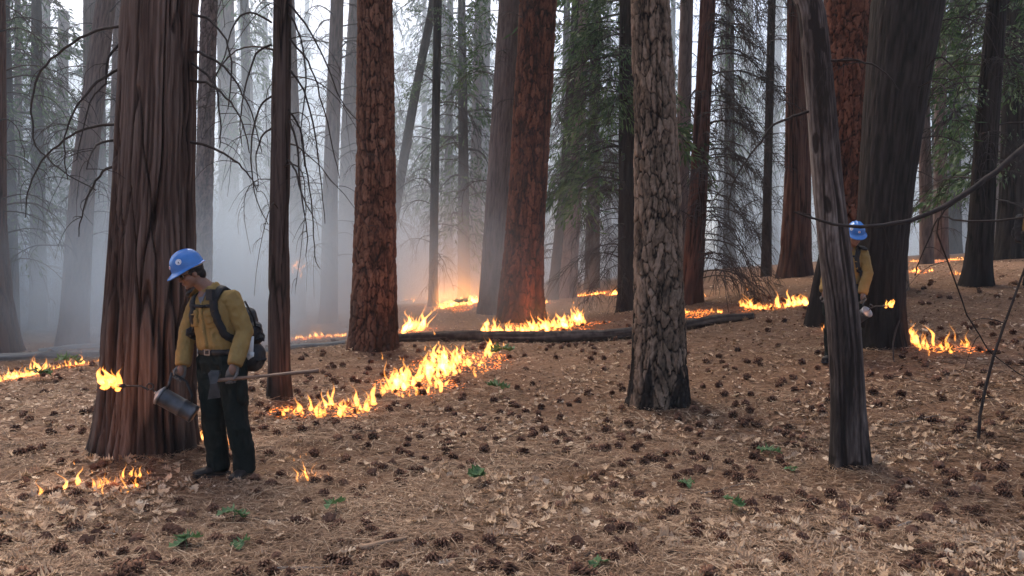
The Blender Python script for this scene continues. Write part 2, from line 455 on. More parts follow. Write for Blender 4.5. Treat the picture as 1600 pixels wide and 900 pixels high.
TREES = []
def tree(name, d, pts, style, material, label, top=13., group=None, cat='tree', root=.5, char=None, seed=None, res=1., depth=1., scars=(), psize=1.):
    seed = seed if seed is not None else len(TREES) * 13 + 5
    b0 = at(pts[0][0], pts[0][1], d); base = Vector((b0.x, d, g1(b0.x, d)))
    z, x, r = axis_from(pts, d, top + base.z, base)
    wpx = max(p[2] for p in pts) * .64
    nt = int(max(14, min(380 if style == 'cedar' else 260, wpx * 2.6 * res)))
    ztop_frame = at(800, -40, d).z
    step = max(.012, d / F * 1.56 / res * (1.7 if style != 'plates' else 1.4))
    zz = np.arange(base.z - .35, min(ztop_frame, z[-1]), step)
    if z[-1] > ztop_frame: zz = np.concatenate([zz, np.linspace(zz[-1] + step, z[-1], 14)])
    def sm(v):
        y = np.interp(zz, z, v); k = max(1, int(.5 / step)); ker = np.hanning(2 * k + 3); ker /= ker.sum()
        return np.convolve(np.pad(y, k + 1, mode='edge'), ker, 'valid')
    cx, rr = sm(x), sm(r)
    o = thing(name, base, label, cat, group)
    C = np.stack([cx - base.x, np.zeros_like(zz), zz - base.z], -1)
    me = trunk_mesh('trunk', C, rr, zz - base.z, style, seed, nt, root, char, depth, scars, psize)
    t = link('trunk', me, MATS[material], o)
    o['_h'] = float(z[-1] - base.z)
    rec = dict(o=o, base=base, d=d, z=zz - base.z, x=cx - base.x, r=rr, top=float(z[-1] - base.z), seed=seed)
    TREES.append(rec)
    return rec

T = {}
T['cedar'] = tree('incense_cedar', 6.8, [(226, 716, 158), (228, 690, 148), (232, 600, 138), (234, 500, 132), (238, 400, 122), (241, 300, 117), (246, 150, 110), (250, 0, 106)],
     'cedar', 'bark_cedar', 'massive stringy-barked cedar trunk behind the worker with the lit torch', top=16, root=.30, char=(.0, .5, .85), seed=3, res=1.25, depth=1.5)
T['thin'] = tree('incense_cedar', 9.4, [(437, 634, 42), (436, 600, 34), (436, 500, 33), (437, 300, 30), (442, 0, 27)],
     'cedar', 'bark_thin_cedar', 'slender straight cedar with long drooping dead twigs rising from a ground fire', top=13, root=.25, char=(.1, .6, .8), seed=11, depth=1.3)
T['orange'] = tree('ponderosa_pine', 14, [(583, 551, 80), (584, 525, 76), (585, 450, 68), (587, 300, 61), (587, 150, 57), (586, 0, 52)],
     'plates', 'bark_orange_pine', 'orange-brown plated pine trunk standing before the ashy log end', top=18, root=.15, char=(.1, 1.6, .8), seed=21, res=1.5, depth=1.2)
T['red'] = tree('ponderosa_pine', 18, [(815, 508, 80), (814, 480, 72), (818, 400, 62), (825, 300, 58), (833, 150, 57), (841, 0, 56)],
     'plates', 'bark_red_pine', 'reddish plated pine trunk with flames at its foot behind the charred log', top=20, root=.15, char=(.05, 1.3, .7), seed=31, res=1.6, depth=1.2)
T['twin'] = tree('ponderosa_pine', 20.5, [(768, 493, 48), (770, 460, 42), (780, 300, 40), (797, 0, 35)],
     'far', 'bark_grey_brown', 'grey-brown pine trunk close beside the reddish plated pine', top=20, root=.15, char=(.2, 1.6, .6), res=1.3)
T['grey'] = tree('ponderosa_pine', 9.3, [(1031, 642, 96), (1031, 620, 92), (1030, 550, 83), (1029, 450, 77), (1028, 300, 70), (1022, 150, 63), (1016, 0, 58)],
     'plates', 'bark_grey_pine', 'grey plated pine trunk with fire-blackened hollows at its base', top=16, root=.32, char=(-.3, .45, .6), seed=41, res=1.4, depth=1.0, scars=((-.62, .30, .62), (.62, .55, .55), (1.25, .4, 1.1), (-1.5, .25, 1.6)), psize=1.15)
T['snag'] = tree('dead_snag', 6.2, [(1329, 747, 62), (1328, 720, 58), (1325, 620, 50), (1318, 500, 50), (1306, 400, 48), (1294, 300, 45), (1280, 130, 43), (1266, 0, 42)],
     'snag', 'bark_silver_snag', 'leaning barkless silver snag, blackened towards the foot, half hiding a worker', top=9, root=.3, char=(-.6, 1.7, .8), seed=51, res=1.5, depth=1.2)
T['dark'] = tree('black_oak', 10.5, [(1372, 545, 92), (1372, 520, 80), (1374, 430, 74), (1384, 300, 80), (1400, 150, 92), (1419, 0, 106)],
     'far', 'bark_dark', 'broad dark leaning oak trunk behind the helmeted worker', top=12, root=.2, char=(.1, 1.5, .8), seed=61, res=1.5)
T['redr'] = tree('ponderosa_pine', 13.5, [(1318, 500, 66), (1321, 400, 64), (1326, 200, 66), (1324, 0, 68)],
     'plates', 'bark_red_pine', 'rusty red plated pine trunk between the silver snag and the dark oak', top=18, root=.2, char=(.3, 1.6, .8), seed=71, res=1.4)
T['greyr'] = tree('ponderosa_pine', 15.5, [(1385, 470, 62), (1382, 300, 58), (1376, 0, 54)],
     'plates', 'bark_grey_pine', 'pale grey plated pine trunk squeezed behind the dark leaning oak', top=18, root=.2, seed=77, res=1.2)
T['t1240'] = tree('incense_cedar', 20, [(1242, 431, 56), (1243, 410, 48), (1246, 300, 40), (1247, 150, 36), (1246, 0, 30)],
     'cedar', 'bark_red_cedar', 'smooth reddish cedar trunk on the rise beside the silver snag', top=20, root=.25, char=(.1, .9, .7), seed=81, res=1.3)
T['t1200'] = tree('young_fir', 24, [(1197, 434, 17), (1199, 300, 13), (1206, 0, 12)],
     'far', 'bark_dark', 'thin black pole of a young fir on the skyline', top=16, root=.3, seed=84)
T['t1530'] = tree('incense_cedar', 15, [(1524, 448, 50), (1527, 430, 40), (1533, 350, 36), (1542, 200, 33), (1558, 0, 27)],
     'cedar', 'bark_dark', 'dark leaning cedar with a flared foot on the bank above a small fire', top=16, root=.35, char=(.1, .8, .8), seed=87)
T['t1580'] = tree('incense_cedar', 22, [(1578, 407, 50), (1579, 390, 44), (1582, 300, 36), (1588, 0, 28)],
     'cedar', 'bark_dark', 'stout dark cedar at the top of the bank beside a worker in yellow', top=18, root=.3, seed=90)
T['t1090'] = tree('incense_cedar', 18, [(1080, 474, 40), (1082, 440, 33), (1094, 250, 26), (1106, 0, 23)],
     'cedar', 'bark_red_cedar', 'reddish leaning cedar with a skirt of dead twigs behind the grey plated pine', top=18, root=.2, char=(.1, .9, .7), seed=93)
T['t1070'] = tree('white_fir', 23, [(1062, 466, 26), (1066, 300, 22), (1073, 0, 20)],
     'far', 'bark_grey_brown', 'grey fir pole just behind the reddish leaning cedar', top=20, seed=96)
T['t978'] = tree('white_fir', 20, [(977, 492, 32), (978, 470, 27), (979, 300, 25), (979, 0, 22)],
     'far', 'bark_dark', 'dark fir with green boughs against the grey plated pine', top=20, root=.2, char=(.1, 1.2, .8), seed=99)
T['t905'] = tree('white_fir', 28, [(884, 470, 34), (890, 400, 27), (901, 250, 24), (910, 0, 20)],
     'far', 'bark_grey_brown', 'hazy fir trunk with pale twigs above the far flame line', top=20, root=.3, seed=102)
T['t870'] = tree('white_fir', 26, [(862, 472, 20), (867, 430, 16), (880, 300, 14), (897, 50, 12)],
     'far', 'bark_dark', 'thin slanting fir pole next to the reddish plated pine', top=14, seed=105)
T['t680'] = tree('white_fir', 23, [(677, 480, 18), (677, 440, 14), (679, 300, 13), (684, 0, 13)],
     'far', 'bark_dark', 'slim straight fir with drooping dead side branches by the far flames', top=18, root=.3, seed=108)
T['t640'] = tree('black_oak', 24.5, [(596, 480, 17), (606, 400, 16), (622, 300, 15), (648, 150, 14), (676, 10, 13)],
     'far', 'bark_dark', 'slanting thin oak crossing behind the slim fir', top=15, seed=111)
T['t520'] = tree('white_fir', 21, [(513, 510, 34), (514, 480, 27), (516, 300, 23), (527, 0, 20)],
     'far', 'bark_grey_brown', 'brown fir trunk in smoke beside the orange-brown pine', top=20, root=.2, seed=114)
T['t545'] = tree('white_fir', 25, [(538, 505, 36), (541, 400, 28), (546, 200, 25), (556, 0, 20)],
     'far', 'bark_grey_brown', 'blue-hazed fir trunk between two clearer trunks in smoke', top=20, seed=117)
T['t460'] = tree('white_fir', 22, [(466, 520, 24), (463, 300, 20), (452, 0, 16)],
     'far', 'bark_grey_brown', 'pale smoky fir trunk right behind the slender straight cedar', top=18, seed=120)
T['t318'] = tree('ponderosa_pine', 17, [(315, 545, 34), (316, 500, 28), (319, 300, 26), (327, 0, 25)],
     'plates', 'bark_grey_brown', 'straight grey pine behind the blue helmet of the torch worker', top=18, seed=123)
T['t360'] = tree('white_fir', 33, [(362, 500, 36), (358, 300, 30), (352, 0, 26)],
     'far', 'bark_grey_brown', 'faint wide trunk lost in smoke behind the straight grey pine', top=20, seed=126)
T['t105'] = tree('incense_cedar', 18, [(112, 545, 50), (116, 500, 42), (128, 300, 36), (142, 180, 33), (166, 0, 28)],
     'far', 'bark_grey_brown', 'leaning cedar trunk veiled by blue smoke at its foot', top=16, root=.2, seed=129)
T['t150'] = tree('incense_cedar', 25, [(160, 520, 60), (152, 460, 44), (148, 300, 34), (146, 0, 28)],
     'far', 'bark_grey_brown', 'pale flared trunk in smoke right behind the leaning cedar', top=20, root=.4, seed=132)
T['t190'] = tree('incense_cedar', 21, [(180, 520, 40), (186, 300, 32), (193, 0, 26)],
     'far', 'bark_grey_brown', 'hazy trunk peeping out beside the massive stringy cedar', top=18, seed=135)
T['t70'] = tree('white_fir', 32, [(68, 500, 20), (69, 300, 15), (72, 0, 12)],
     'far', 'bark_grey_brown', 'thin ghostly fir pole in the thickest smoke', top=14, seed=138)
T['tedge'] = tree('incense_cedar', 17, [(-34, 548, 120), (-34, 480, 96), (-32, 400, 78), (-29, 330, 66), (-26, 0, 58)],
     'cedar', 'bark_red_cedar', 'flared cedar trunk cut off by the picture edge in smoke', top=16, root=.3, seed=141)

# ------------------------------------------------------------------ branches and crowns
def conifer_stops(a, b_, c): return [(.1, a), (.5, b_), (.95, c)]
attr_mat('needles_dark', 'tone', conifer_stops((.012, .026, .010), (.038, .080, .024), (.10, .165, .052)), rough=.6, spec=.25, translucent=.25, info=.15)
attr_mat('needles_pale', 'tone', conifer_stops((.018, .034, .015), (.045, .085, .032), (.10, .15, .06)), rough=.6, spec=.25, translucent=.25, info=.15)

def tubes_np(lines, seg=3):
    """many thin tapering tubes as one vertex / face list; lines = [(points, r0, r1)]"""
    g = Geo()
    for pts, r0, r1 in lines:
        k = len(pts); g.tube(pts, [r0 + (r1 - r0) * i / (k - 1) for i in range(k)], seg, cap=False)
    return g

def droop_line(r, start, az, L, rise, droop, k=9, wig=.05):
    pts = []; p = Vector(start); a = az; wx = r.uniform(-1, 1) * .5
    for i in range(k):
        t = i / (k - 1)
        out = L * (t - .22 * t * t); z = L * (rise * t - droop * t ** 2.2)
        a2 = az + wx * t * t + r.uniform(-wig, wig) * .4
        pts.append(Vector((start[0] + math.cos(a2) * out, start[1] + math.sin(a2) * out, start[2] + z + r.uniform(-wig, wig) * .12 * L)))
    return pts

def dead_branch(seed, twigs=12, rise=.35, droop=.75, tl=.45):
    r = random.Random(seed); main = droop_line(r, (0, 0, 0), 0, 1, rise * r.uniform(.6, 1.3), droop * r.uniform(.7, 1.3), 11)
    lines = [(main, .0105, .0025)]
    for i in range(twigs):
        t = r.uniform(.2, .97); k = min(9, int(t * 10)); s = main[k].lerp(main[k + 1], t * 10 - k)
        az = r.choice((-1, 1)) * r.uniform(.35, 1.2)
        tw = droop_line(r, s, az, tl * r.uniform(.4, 1) * (1.15 - .6 * t), r.uniform(-.2, .2), r.uniform(.5, 1.4), 6)
        lines.append((tw, .0045, .0014))
        if r.random() < .5:
            lines.append((droop_line(r, tw[2], az + r.uniform(-.9, .9), tl * .35, -.1, .9, 4), .003, .0012))
    return tubes_np(lines).mesh('dead_branch')
DEAD = [dead_branch(i, 12) for i in range(6)]
LONG = [dead_branch(40 + i, 4, .45, 1.15, .35) for i in range(6)]
BUSHY = [dead_branch(70 + i, 26, .2, .8, .5) for i in range(5)]
for me in DEAD + LONG + BUSHY: me.materials.append(MATS['dead_twig'])

def spray_faces(r, spine, n, size, width, spread):
    V, Fq, tone = [], [], []
    k = len(spine)
    for i in range(n):
        t = r.uniform(.18, 1) * (k - 1.001); j = int(t); p = spine[j].lerp(spine[j + 1], t - j)
        tan = (spine[j + 1] - spine[j]).normalized()
        side = tan.cross(Vector((0, 0, 1))).normalized() * r.choice((-1, 1))
        off = side * r.uniform(0, spread) * (1.1 - .6 * t / k) + Vector((0, 0, r.uniform(-.5, .12) * spread)) + tan * r.uniform(-.05, .12)
        d = (tan * r.uniform(.3, 1) + side * r.uniform(.1, 1) + Vector((0, 0, r.uniform(-.9, .25)))).normalized()
        w = d.cross(Vector((r.uniform(-1, 1), r.uniform(-1, 1), r.uniform(-.3, 1)))).normalized() * width * r.uniform(.6, 1.3)
        L = size * r.uniform(.5, 1.3); q = p + off; o = len(V)
        V += [q, q + d * L * .45 + w, q + d * L, q + d * L * .5 - w]; Fq.append((o, o + 1, o + 2, o + 3))
        tone += [min(1, max(0, .5 + r.gauss(0, .2)))] * 4
    return V, Fq, tone

def green_bough(seed, n=170):
    r = random.Random(seed); sp = droop_line(r, (0, 0, 0), 0, 1, .15, .55, 9)
    V, Fq, tone = spray_faces(r, sp, n, .105, .0105, .28)
    g = tubes_np([(sp, .012, .003)]); o = len(g.v)
    V2 = g.v + [tuple(v) for v in V]; F2 = list(g.f) + [tuple(i + o for i in q) for q in Fq]
    me = bpy.data.meshes.new('green_bough'); me.from_pydata(V2, [], F2)
    me.materials.append(MATS['dead_twig']); me.materials.append(MATS['needles_dark'])
    me.polygons.foreach_set('material_index', [0] * len(g.f) + [1] * len(Fq))
    me.attributes.new('tone', 'FLOAT', 'POINT').data.foreach_set('value', [.3] * o + tone); me.update()
    return me
BOUGH = [green_bough(100 + i, 210) for i in range(6)]

def crown_mesh(seed, H, Rm, nb, nl, size, width, material):
    """a conifer crown from z = 0 to H: drooping boughs carrying many small needle sprays"""
    r = random.Random(seed); V, Fq, tone, lines = [], [], [], []
    for i in range(nb):
        h = H * (i + r.random()) / nb
        L = Rm * (1 - h / H) ** .75 * r.uniform(.45, 1.25) + .25
        az = r.uniform(0, 2 * math.pi)
        sp = droop_line(r, (0, 0, h), az, L, r.uniform(-.05, .3), r.uniform(.3, .8), 7)
        lines.append((sp, .02 + .012 * L, .006))
        v, f, t = spray_faces(r, sp, int(nl * (.4 + L / Rm)), size, width, .22 * L + .1)
        shade = r.gauss(0, .12); o = len(V); V += v; Fq += [tuple(i_ + o for i_ in q) for q in f]; tone += [min(1, max(0, x + shade)) for x in t]
    lines.append(([Vector((0, 0, 0)), Vector((0, 0, H))], .06, .01))
    g = tubes_np(lines); o = len(g.v)
    me = bpy.data.meshes.new('crown'); me.from_pydata(g.v + [tuple(v) for v in V], [], list(g.f) + [tuple(i + o for i in q) for q in Fq])
    me.materials.append(MATS['dead_twig']); me.materials.append(MATS[material])
    me.polygons.foreach_set('material_index', [0] * len(g.f) + [1] * len(Fq))
    me.attributes.new('tone', 'FLOAT', 'POINT').data.foreach_set('value', [.3] * o + tone); me.update()
    return me
CROWN = [crown_mesh(200 + i, 11, 2.5, 48, 62, .24, .030, 'needles_dark') for i in range(3)] + \
        [crown_mesh(210 + i, 11, 2.3, 44, 56, .26, .034, 'needles_pale') for i in range(2)]
HIGH = [crown_mesh(220 + i, 9, 2.8, 24, 16, .6, .09, 'needles_dark') for i in range(2)]

def attach(rec, h, az, L, meshes, name='branch', tilt=0., r=rnd):
    x = float(np.interp(h, rec['z'], rec['x'])); rr = float(np.interp(h, rec['z'], rec['r']))
    o = bpy.data.objects.new(name, r.choice(meshes)); col.objects.link(o); o.parent = rec['o']
    o.location = (x + math.cos(az) * rr * .85, math.sin(az) * rr * .85, h)
    o.rotation_euler = (r.uniform(-.3, .3), tilt + r.uniform(-.25, .2), az); o.scale = (L, L * r.uniform(.8, 1.2), L)
    return o
def spread(key, n, h0, h1, l0, l1, meshes, az=None, name='branch', seed=1, tilt=0.):
    r = random.Random(seed * 77 + n); rec = T[key] if isinstance(key, str) else key
    for i in range(n):
        h = h0 + (h1 - h0) * (i + r.random()) / n
        a = r.uniform(0, 2 * math.pi) if az is None else r.gauss(az, .75)
        attach(rec, h, a, r.uniform(l0, l1), meshes, name, tilt, r)

def pixel_branch(key, px, dep, r0, r1=.0035, twigs=3, seed=1, material='dead_twig'):
    """one long dead limb following a drawn curve, with real thickness and a sweep in depth"""
    rec = T[key]; r = random.Random(seed); pts = []
    d0, d1 = dep
    for i, (x, y) in enumerate(px):
        t = i / (len(px) - 1); pts.append(at(x, y, d0 + (d1 - d0) * t) - rec['base'])
    fine = []
    for i in range(len(pts) - 1):
        p0, p1, p2, p3 = pts[max(0, i - 1)], pts[i], pts[i + 1], pts[min(len(pts) - 1, i + 2)]
        for s in range(4):
            u = s / 4
            fine.append(.5 * ((2 * p1) + (p2 - p0) * u + (2 * p0 - 5 * p1 + 4 * p2 - p3) * u * u + (3 * p1 - p0 - 3 * p2 + p3) * u ** 3))
    fine.append(pts[-1])
    fine = [p + Vector((r.gauss(0, .004), r.gauss(0, .004), r.gauss(0, .004))) for p in fine]
    lines = [(fine, r0, r1)]
    for k in range(twigs):
        s = fine[r.randrange(len(fine) // 3, len(fine))]
        lines.append((droop_line(r, s, r.uniform(0, 6.28), r.uniform(.15, .5), r.uniform(-.3, .3), r.uniform(.3, 1.2), 7), .0035, .0012))
    return link('branch', tubes_np(lines, 6).mesh('branch'), MATS[material], rec['o'])

ced = [[(200, 40), (150, 47), (100, 75), (65, 110), (50, 150), (52, 200), (57, 228), (95, 265), (150, 297)],
       [(196, 105), (160, 122), (128, 155), (110, 185), (100, 225), (105, 280)],
       [(194, 193), (150, 197), (110, 212), (75, 240), (55, 270), (42, 310), (40, 340)],
       [(194, 218), (160, 222), (145, 235), (135, 265)], [(188, 258), (160, 268), (140, 300), (128, 340), (122, 370)],
       [(298, 78), (325, 88), (350, 105), (375, 140), (392, 175), (410, 240)], [(298, 125), (330, 133), (360, 160), (380, 195), (390, 240)],
       [(298, 222), (335, 232), (365, 250), (390, 275), (402, 300)], [(300, 100), (322, 116), (338, 140), (344, 190), (342, 230)],
       [(194, 60), (170, 90), (165, 130), (140, 160), (120, 250)], [(300, 20), (330, 34), (352, 62), (362, 110), (356, 170)]]
for i, c in enumerate(ced): pixel_branch('cedar', c, (6.75, 6.75 + rnd.uniform(-.5, .4)), .013, .004, 4, i)
thin_b = [[(425, 35), (390, 20), (365, 40), (350, 90), (330, 130)], [(424, 70), (400, 85), (385, 130), (375, 190), (378, 230)],
          [(425, 150), (405, 170), (392, 230), (398, 300), (418, 350)], [(452, 5), (485, 50), (510, 100), (535, 160), (560, 190)],
          [(452, 60), (480, 95), (500, 150), (520, 230), (530, 280)], [(452, 110), (475, 140), (492, 210), (500, 270), (508, 350)],
          [(450, 170), (468, 200), (478, 260), (488, 330), (492, 400), (500, 420)], [(452, 190), (465, 230), (470, 300), (480, 360), (478, 400)],
          [(452, 20), (470, 60), (478, 130), (470, 200), (476, 260)], [(424, 200), (408, 215), (400, 250), (404, 290)], [(450, 250), (462, 268), (474, 310), (490, 340)]]
for i, c in enumerate(thin_b): pixel_branch('thin', c, (9.35, 9.35 + rnd.uniform(-.9, .6)), .014, .0045, 5, 50 + i)
spread('thin', 22, 2.2, 7, .8, 1.7, LONG, seed=2)
spread('tedge', 26, 1.8, 8, 1.0, 2.3, LONG + DEAD, az=0, seed=3)
spread('t105', 26, 2.0, 9, 1.0, 2.2, DEAD, seed=4)
spread('t190', 14, 2.5, 9, 1.0, 1.8, DEAD, seed=41)
spread('t150', 20, 3.0, 10, 1.0, 2.2, DEAD, seed=42)
spread('t318', 10, 4.0, 9, .5, 1.0, DEAD, seed=43)
spread('t680', 46, .9, 12, 1.0, 2.0, DEAD, seed=5)
spread('t640', 14, 4, 12, .8, 1.8, DEAD, seed=6)
spread('t520', 44, 1.6, 10, 1.0, 2.4, DEAD + LONG, seed=7)
spread('t545', 36, 1.8, 10, 1.0, 2.4, DEAD + LONG, seed=8)
spread('t460', 24, 1.8, 9, 1.0, 2.2, DEAD + LONG, seed=9)
spread('t905', 60, .8, 12, 1.2, 2.6, BUSHY, seed=10)
spread('t870', 24, 1.2, 11, .6, 1.4, DEAD, seed=11)
spread('t978', 34, .9, 7, 1.0, 2.2, BUSHY, az=math.pi, seed=12)
spread('t978', 46, 3.0, 13, 1.4, 2.8, BOUGH, az=math.pi, name='green_bough', seed=13)
spread('t978', 20, 4.0, 13, 1.0, 2.0, BOUGH, name='green_bough', seed=14)
spread('t1090', 56, .5, 9, 1.2, 2.5, BUSHY, az=0, seed=15)
spread('t1090', 24, .9, 9, .8, 1.6, BUSHY, az=-1.2, seed=55)
spread('t1070', 16, 2, 10, 1.2, 2.4, BUSHY, az=0, seed=16)
spread('t1200', 30, .9, 11, .7, 1.8, BUSHY, seed=17)
spread('t1240', 14, 2, 9, .8, 1.6, DEAD, az=math.pi, seed=18)
spread('t1530', 26, 1.5, 8, .9, 2.0, BUSHY, seed=19)
spread('t1530', 16, 3.5, 9, 1.2, 2.2, BOUGH, name='green_bough', seed=20)
spread('t1580', 30, 2.0, 10, 1.4, 2.8, BOUGH, az=math.pi, name='green_bough', seed=21)
spread('t1580', 20, 1.5, 9, 1.0, 2.2, BUSHY, seed=22)
spread('dark', 10, 2.2, 6, .7, 1.4, LONG, az=0, seed=23)
spread('orange', 5, 3, 7, .3, .6, DEAD, seed=24)
spread('red', 6, 2.5, 9, .5, 1.1, DEAD, seed=25); spread('twin', 14, 3.0, 10, .6, 1.6, DEAD, seed=26)
spread('twin', 5, 6.0, 9, 1.0, 1.6, BOUGH, az=math.pi, name='green_bough', seed=27); spread('t640', 5, 6.0, 10, .9, 1.4, BOUGH, name='green_bough', seed=28)
spread('t680', 8, 6.0, 12, .9, 1.5, BOUGH, name='green_bough', seed=29)
pixel_branch('snag', [(1276, 170), (1240, 182), (1210, 195), (1180, 232), (1150, 275), (1142, 310)], (6.2, 6.0), .012, .004, 4, 91)
pixel_branch('snag', [(1290, 350), (1265, 336), (1245, 330)], (6.2, 6.0), .007, .003, 1, 92)
pixel_branch('snag', [(1285, 96), (1340, 95), (1378, 110), (1405, 140)], (6.15, 5.9), .011, .004, 2, 93)
pixel_branch('dark', [(1420, 165), (1462, 90), (1500, 118), (1525, 152)], (10.3, 9.6), .016, .004, 5, 94)
pixel_branch('dark', [(1405, 500), (1395, 540), (1400, 580), (1412, 600), (1440, 650)], (10.2, 9.2), .012, .004, 3, 95)

# ------------------------------------------------------------------ trees further back, each its own thing
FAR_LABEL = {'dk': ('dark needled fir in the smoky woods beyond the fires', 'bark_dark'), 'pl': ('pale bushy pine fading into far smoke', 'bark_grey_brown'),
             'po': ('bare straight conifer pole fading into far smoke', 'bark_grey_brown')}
far = [(30, 27, 'pl', 14, 1.2), (95, 31, 'pl', 12, 1.2), (60, 24, 'dk', 13, 1.0), (18, 21, 'dk', 12, .9), (215, 25, 'dk', 14, 1.0), (725, 27, 'dk', 15, .9), (390, 30, 'dk', 17, .9), (225, 34, 'dk', 16, 1.1), (700, 33, 'dk', 18, 1.1), (10, 45, 'pl', 20, 1.2), (200, 42, 'pl', 22, 1.1), (398, 34, 'po', 22, 0), (420, 44, 'pl', 20, 1.),
       (600, 40, 'pl', 22, 1.1), (705, 42, 'pl', 20, 1.3), (742, 32, 'pl', 14, .9), (755, 38, 'po', 20, 0),
       (880, 36, 'dk', 20, 1.3), (925, 31, 'dk', 18, 1.2), (950, 40, 'pl', 22, 1.2), (1000, 34, 'dk', 20, 1.2), (1050, 44, 'pl', 18, 1.), (1128, 48, 'po', 20, 0),
       (1140, 36, 'dk', 16, .6), (1170, 54, 'pl', 22, .9), (1290, 36, 'dk', 18, 1.), (1448, 24, 'po', 16, 0), (1462, 36, 'dk', 16, 1.1),
       (1470, 27, 'po', 16, 0), (1492, 33, 'dk', 14, 1.3), (1505, 46, 'pl', 22, 1.2), (1562, 31, 'po', 18, 0), (1605, 28, 'dk', 16, 1.3), (1640, 24, 'dk', 18, 1.2), (1700, 30, 'dk', 18, 1.2), (-60, 26, 'pl', 20, 1.)]
far += [(-40 + 62 * i + rnd.uniform(-22, 22), rnd.uniform(44, 60), 'pl' if i % 3 else 'po', rnd.uniform(17, 24), rnd.uniform(1.1, 1.5) if i % 3 else 0) for i in range(28) if i % 3 or i > 16]
for i, (px, d, k, H, cs) in enumerate(far):
    b0 = at(px, 470, d); z0 = g1(b0.x, d); py = 450 - (z0 - CAM_Z) / d * F - 20
    w = rnd.uniform(.3, .55) / d * F; lean = rnd.uniform(-14, 14)
    lb, mt = FAR_LABEL[k]
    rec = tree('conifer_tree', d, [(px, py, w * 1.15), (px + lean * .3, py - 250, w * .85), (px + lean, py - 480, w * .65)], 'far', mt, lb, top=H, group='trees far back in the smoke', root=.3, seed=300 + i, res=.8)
    if cs:
        c = link('crown', rnd.choice(CROWN[:3] if k == 'dk' else CROWN[3:]), None, rec['o'])
        h0 = rnd.uniform(1.6, 4.0) if px < 1080 else rnd.uniform(4.0, 6.0)
        c.location = (float(np.interp(h0 + 3, rec['z'], rec['x'])), 0, h0); c.scale = (cs * rnd.uniform(.9, 1.2), cs * rnd.uniform(.9, 1.2), (H - h0 + .4) / 11); c.rotation_euler = (0, 0, rnd.uniform(0, 6))
    spread(rec, 16, .9, min(H - 1, 11), .9, 2.2, BUSHY if k != 'po' else DEAD, seed=600 + i)
# high crowns of the near trees, above the frame
for key, s_ in (('cedar', 1.1), ('orange', 1.2), ('red', 1.3), ('twin', 1.1), ('grey', 1.2), ('redr', 1.2), ('greyr', 1.1), ('dark', 1.2), ('t1240', 1.), ('t1090', .9), ('t318', 1.), ('t105', .9), ('tedge', 1.), ('t520', 1.), ('t545', 1.), ('t1530', 1.), ('t1580', 1.1), ('t978', 1.), ('thin', .7)):
    rec = T[key]; c = link('crown', rnd.choice(HIGH), None, rec['o'])
    h0 = max(.55 * rec['top'], at(800, -120, rec['d'] + 3).z - rec['base'].z + 1.5)
    c.location = (float(rec['x'][-1]) * .8, 0, h0); c.scale = (s_, s_, max(.5, (rec['top'] - h0 + 1) / 9)); c.rotation_euler = (0, 0, rnd.uniform(0, 6))

# ------------------------------------------------------------------ fallen logs, stump, dead limb, saplings
def log(name, stations, label, material, char, seed, cat='log', dz=0.):
    """stations: (px, py of the log's axis, depth, width in pixels)"""
    P = [at(x, y, d) for x, y, d, w in stations]; r = [w / 2 * d / F for x, y, d, w in stations]
    k = 90; t = np.linspace(0, len(P) - 1, k)
    A = np.stack([np.interp(t, range(len(P)), [p[i] for p in P]) for i in range(3)], -1)
    ker = np.hanning(13); ker /= ker.sum()
    for i in range(3): A[:, i] = np.convolve(np.pad(A[:, i], 6, mode='reflect', reflect_type='odd'), ker, 'valid')
    rr = np.interp(t, range(len(P)), r)
    A[:, 2] = gz(A[:, 0], A[:, 1]) + rr * .75 + dz
    base = Vector(A[k // 2]); base.z -= float(rr[k // 2])
    A = A - np.array(base)
    tang = np.gradient(A, axis=0); tang /= np.linalg.norm(tang, axis=1)[:, None]
    up = np.array([0, 0, 1.]); sd_ = np.cross(tang, up); sd_ /= np.linalg.norm(sd_, axis=1)[:, None]; u2 = np.cross(sd_, tang)
    nt = 28; th = np.linspace(0, 2 * np.pi, nt, endpoint=False)
    L = np.concatenate([[0], np.cumsum(np.linalg.norm(np.diff(A, axis=0), axis=1))])
    Tm, Lm = np.meshgrid(th, L)
    nz = vnoise(np.cos(Tm) * 2.5 + 5, np.sin(Tm) * 2.5, Lm * 2, seed); n2 = vnoise(np.cos(Tm) * 7 + 5, np.sin(Tm) * 7, Lm * 1.2, seed + 1)
    rad = rr[:, None] * (.92 + .16 * nz + .10 * n2)
    V = A[:, None, :] + (np.cos(Tm) * rad)[..., None] * sd_[:, None, :] + (np.sin(Tm) * rad)[..., None] * u2[:, None, :]
    id_ = np.arange(k * nt).reshape(k, nt); nxt = np.roll(id_, -1, 1)
    Fc = np.stack([id_[:-1], nxt[:-1], nxt[1:], id_[1:]], -1).reshape(-1, 4)
    V = V.reshape(-1, 3); caps = []
    for e, ring in ((0, id_[0][::-1]), (k - 1, id_[-1])):
        c = len(V); V = np.vstack([V, A[e][None]])
        for i in range(0, nt): caps.append((c, ring[i], ring[(i + 1) % nt], ring[(i + 1) % nt]))
    pad = len(V) - k * nt
    me = mesh_np('log', V, Fc, True, {'bark': np.concatenate([np.clip(.15 + .5 * n2 + .3 * nz, 0, 1).ravel(), [.4] * pad]), 'char': np.concatenate([np.clip(char * sstep(.3, .6, nz) , 0, .93).ravel(), [char] * pad])})
    bm = bmesh.new(); bm.from_mesh(me); bm.verts.ensure_lookup_table()
    for c, a, b_, _ in caps: bm.faces.new((bm.verts[c], bm.verts[a], bm.verts[b_]))
    bm.to_mesh(me); bm.free()
    o = link(name, me, MATS[material]); o.location = base
    return tag(o, label, cat)
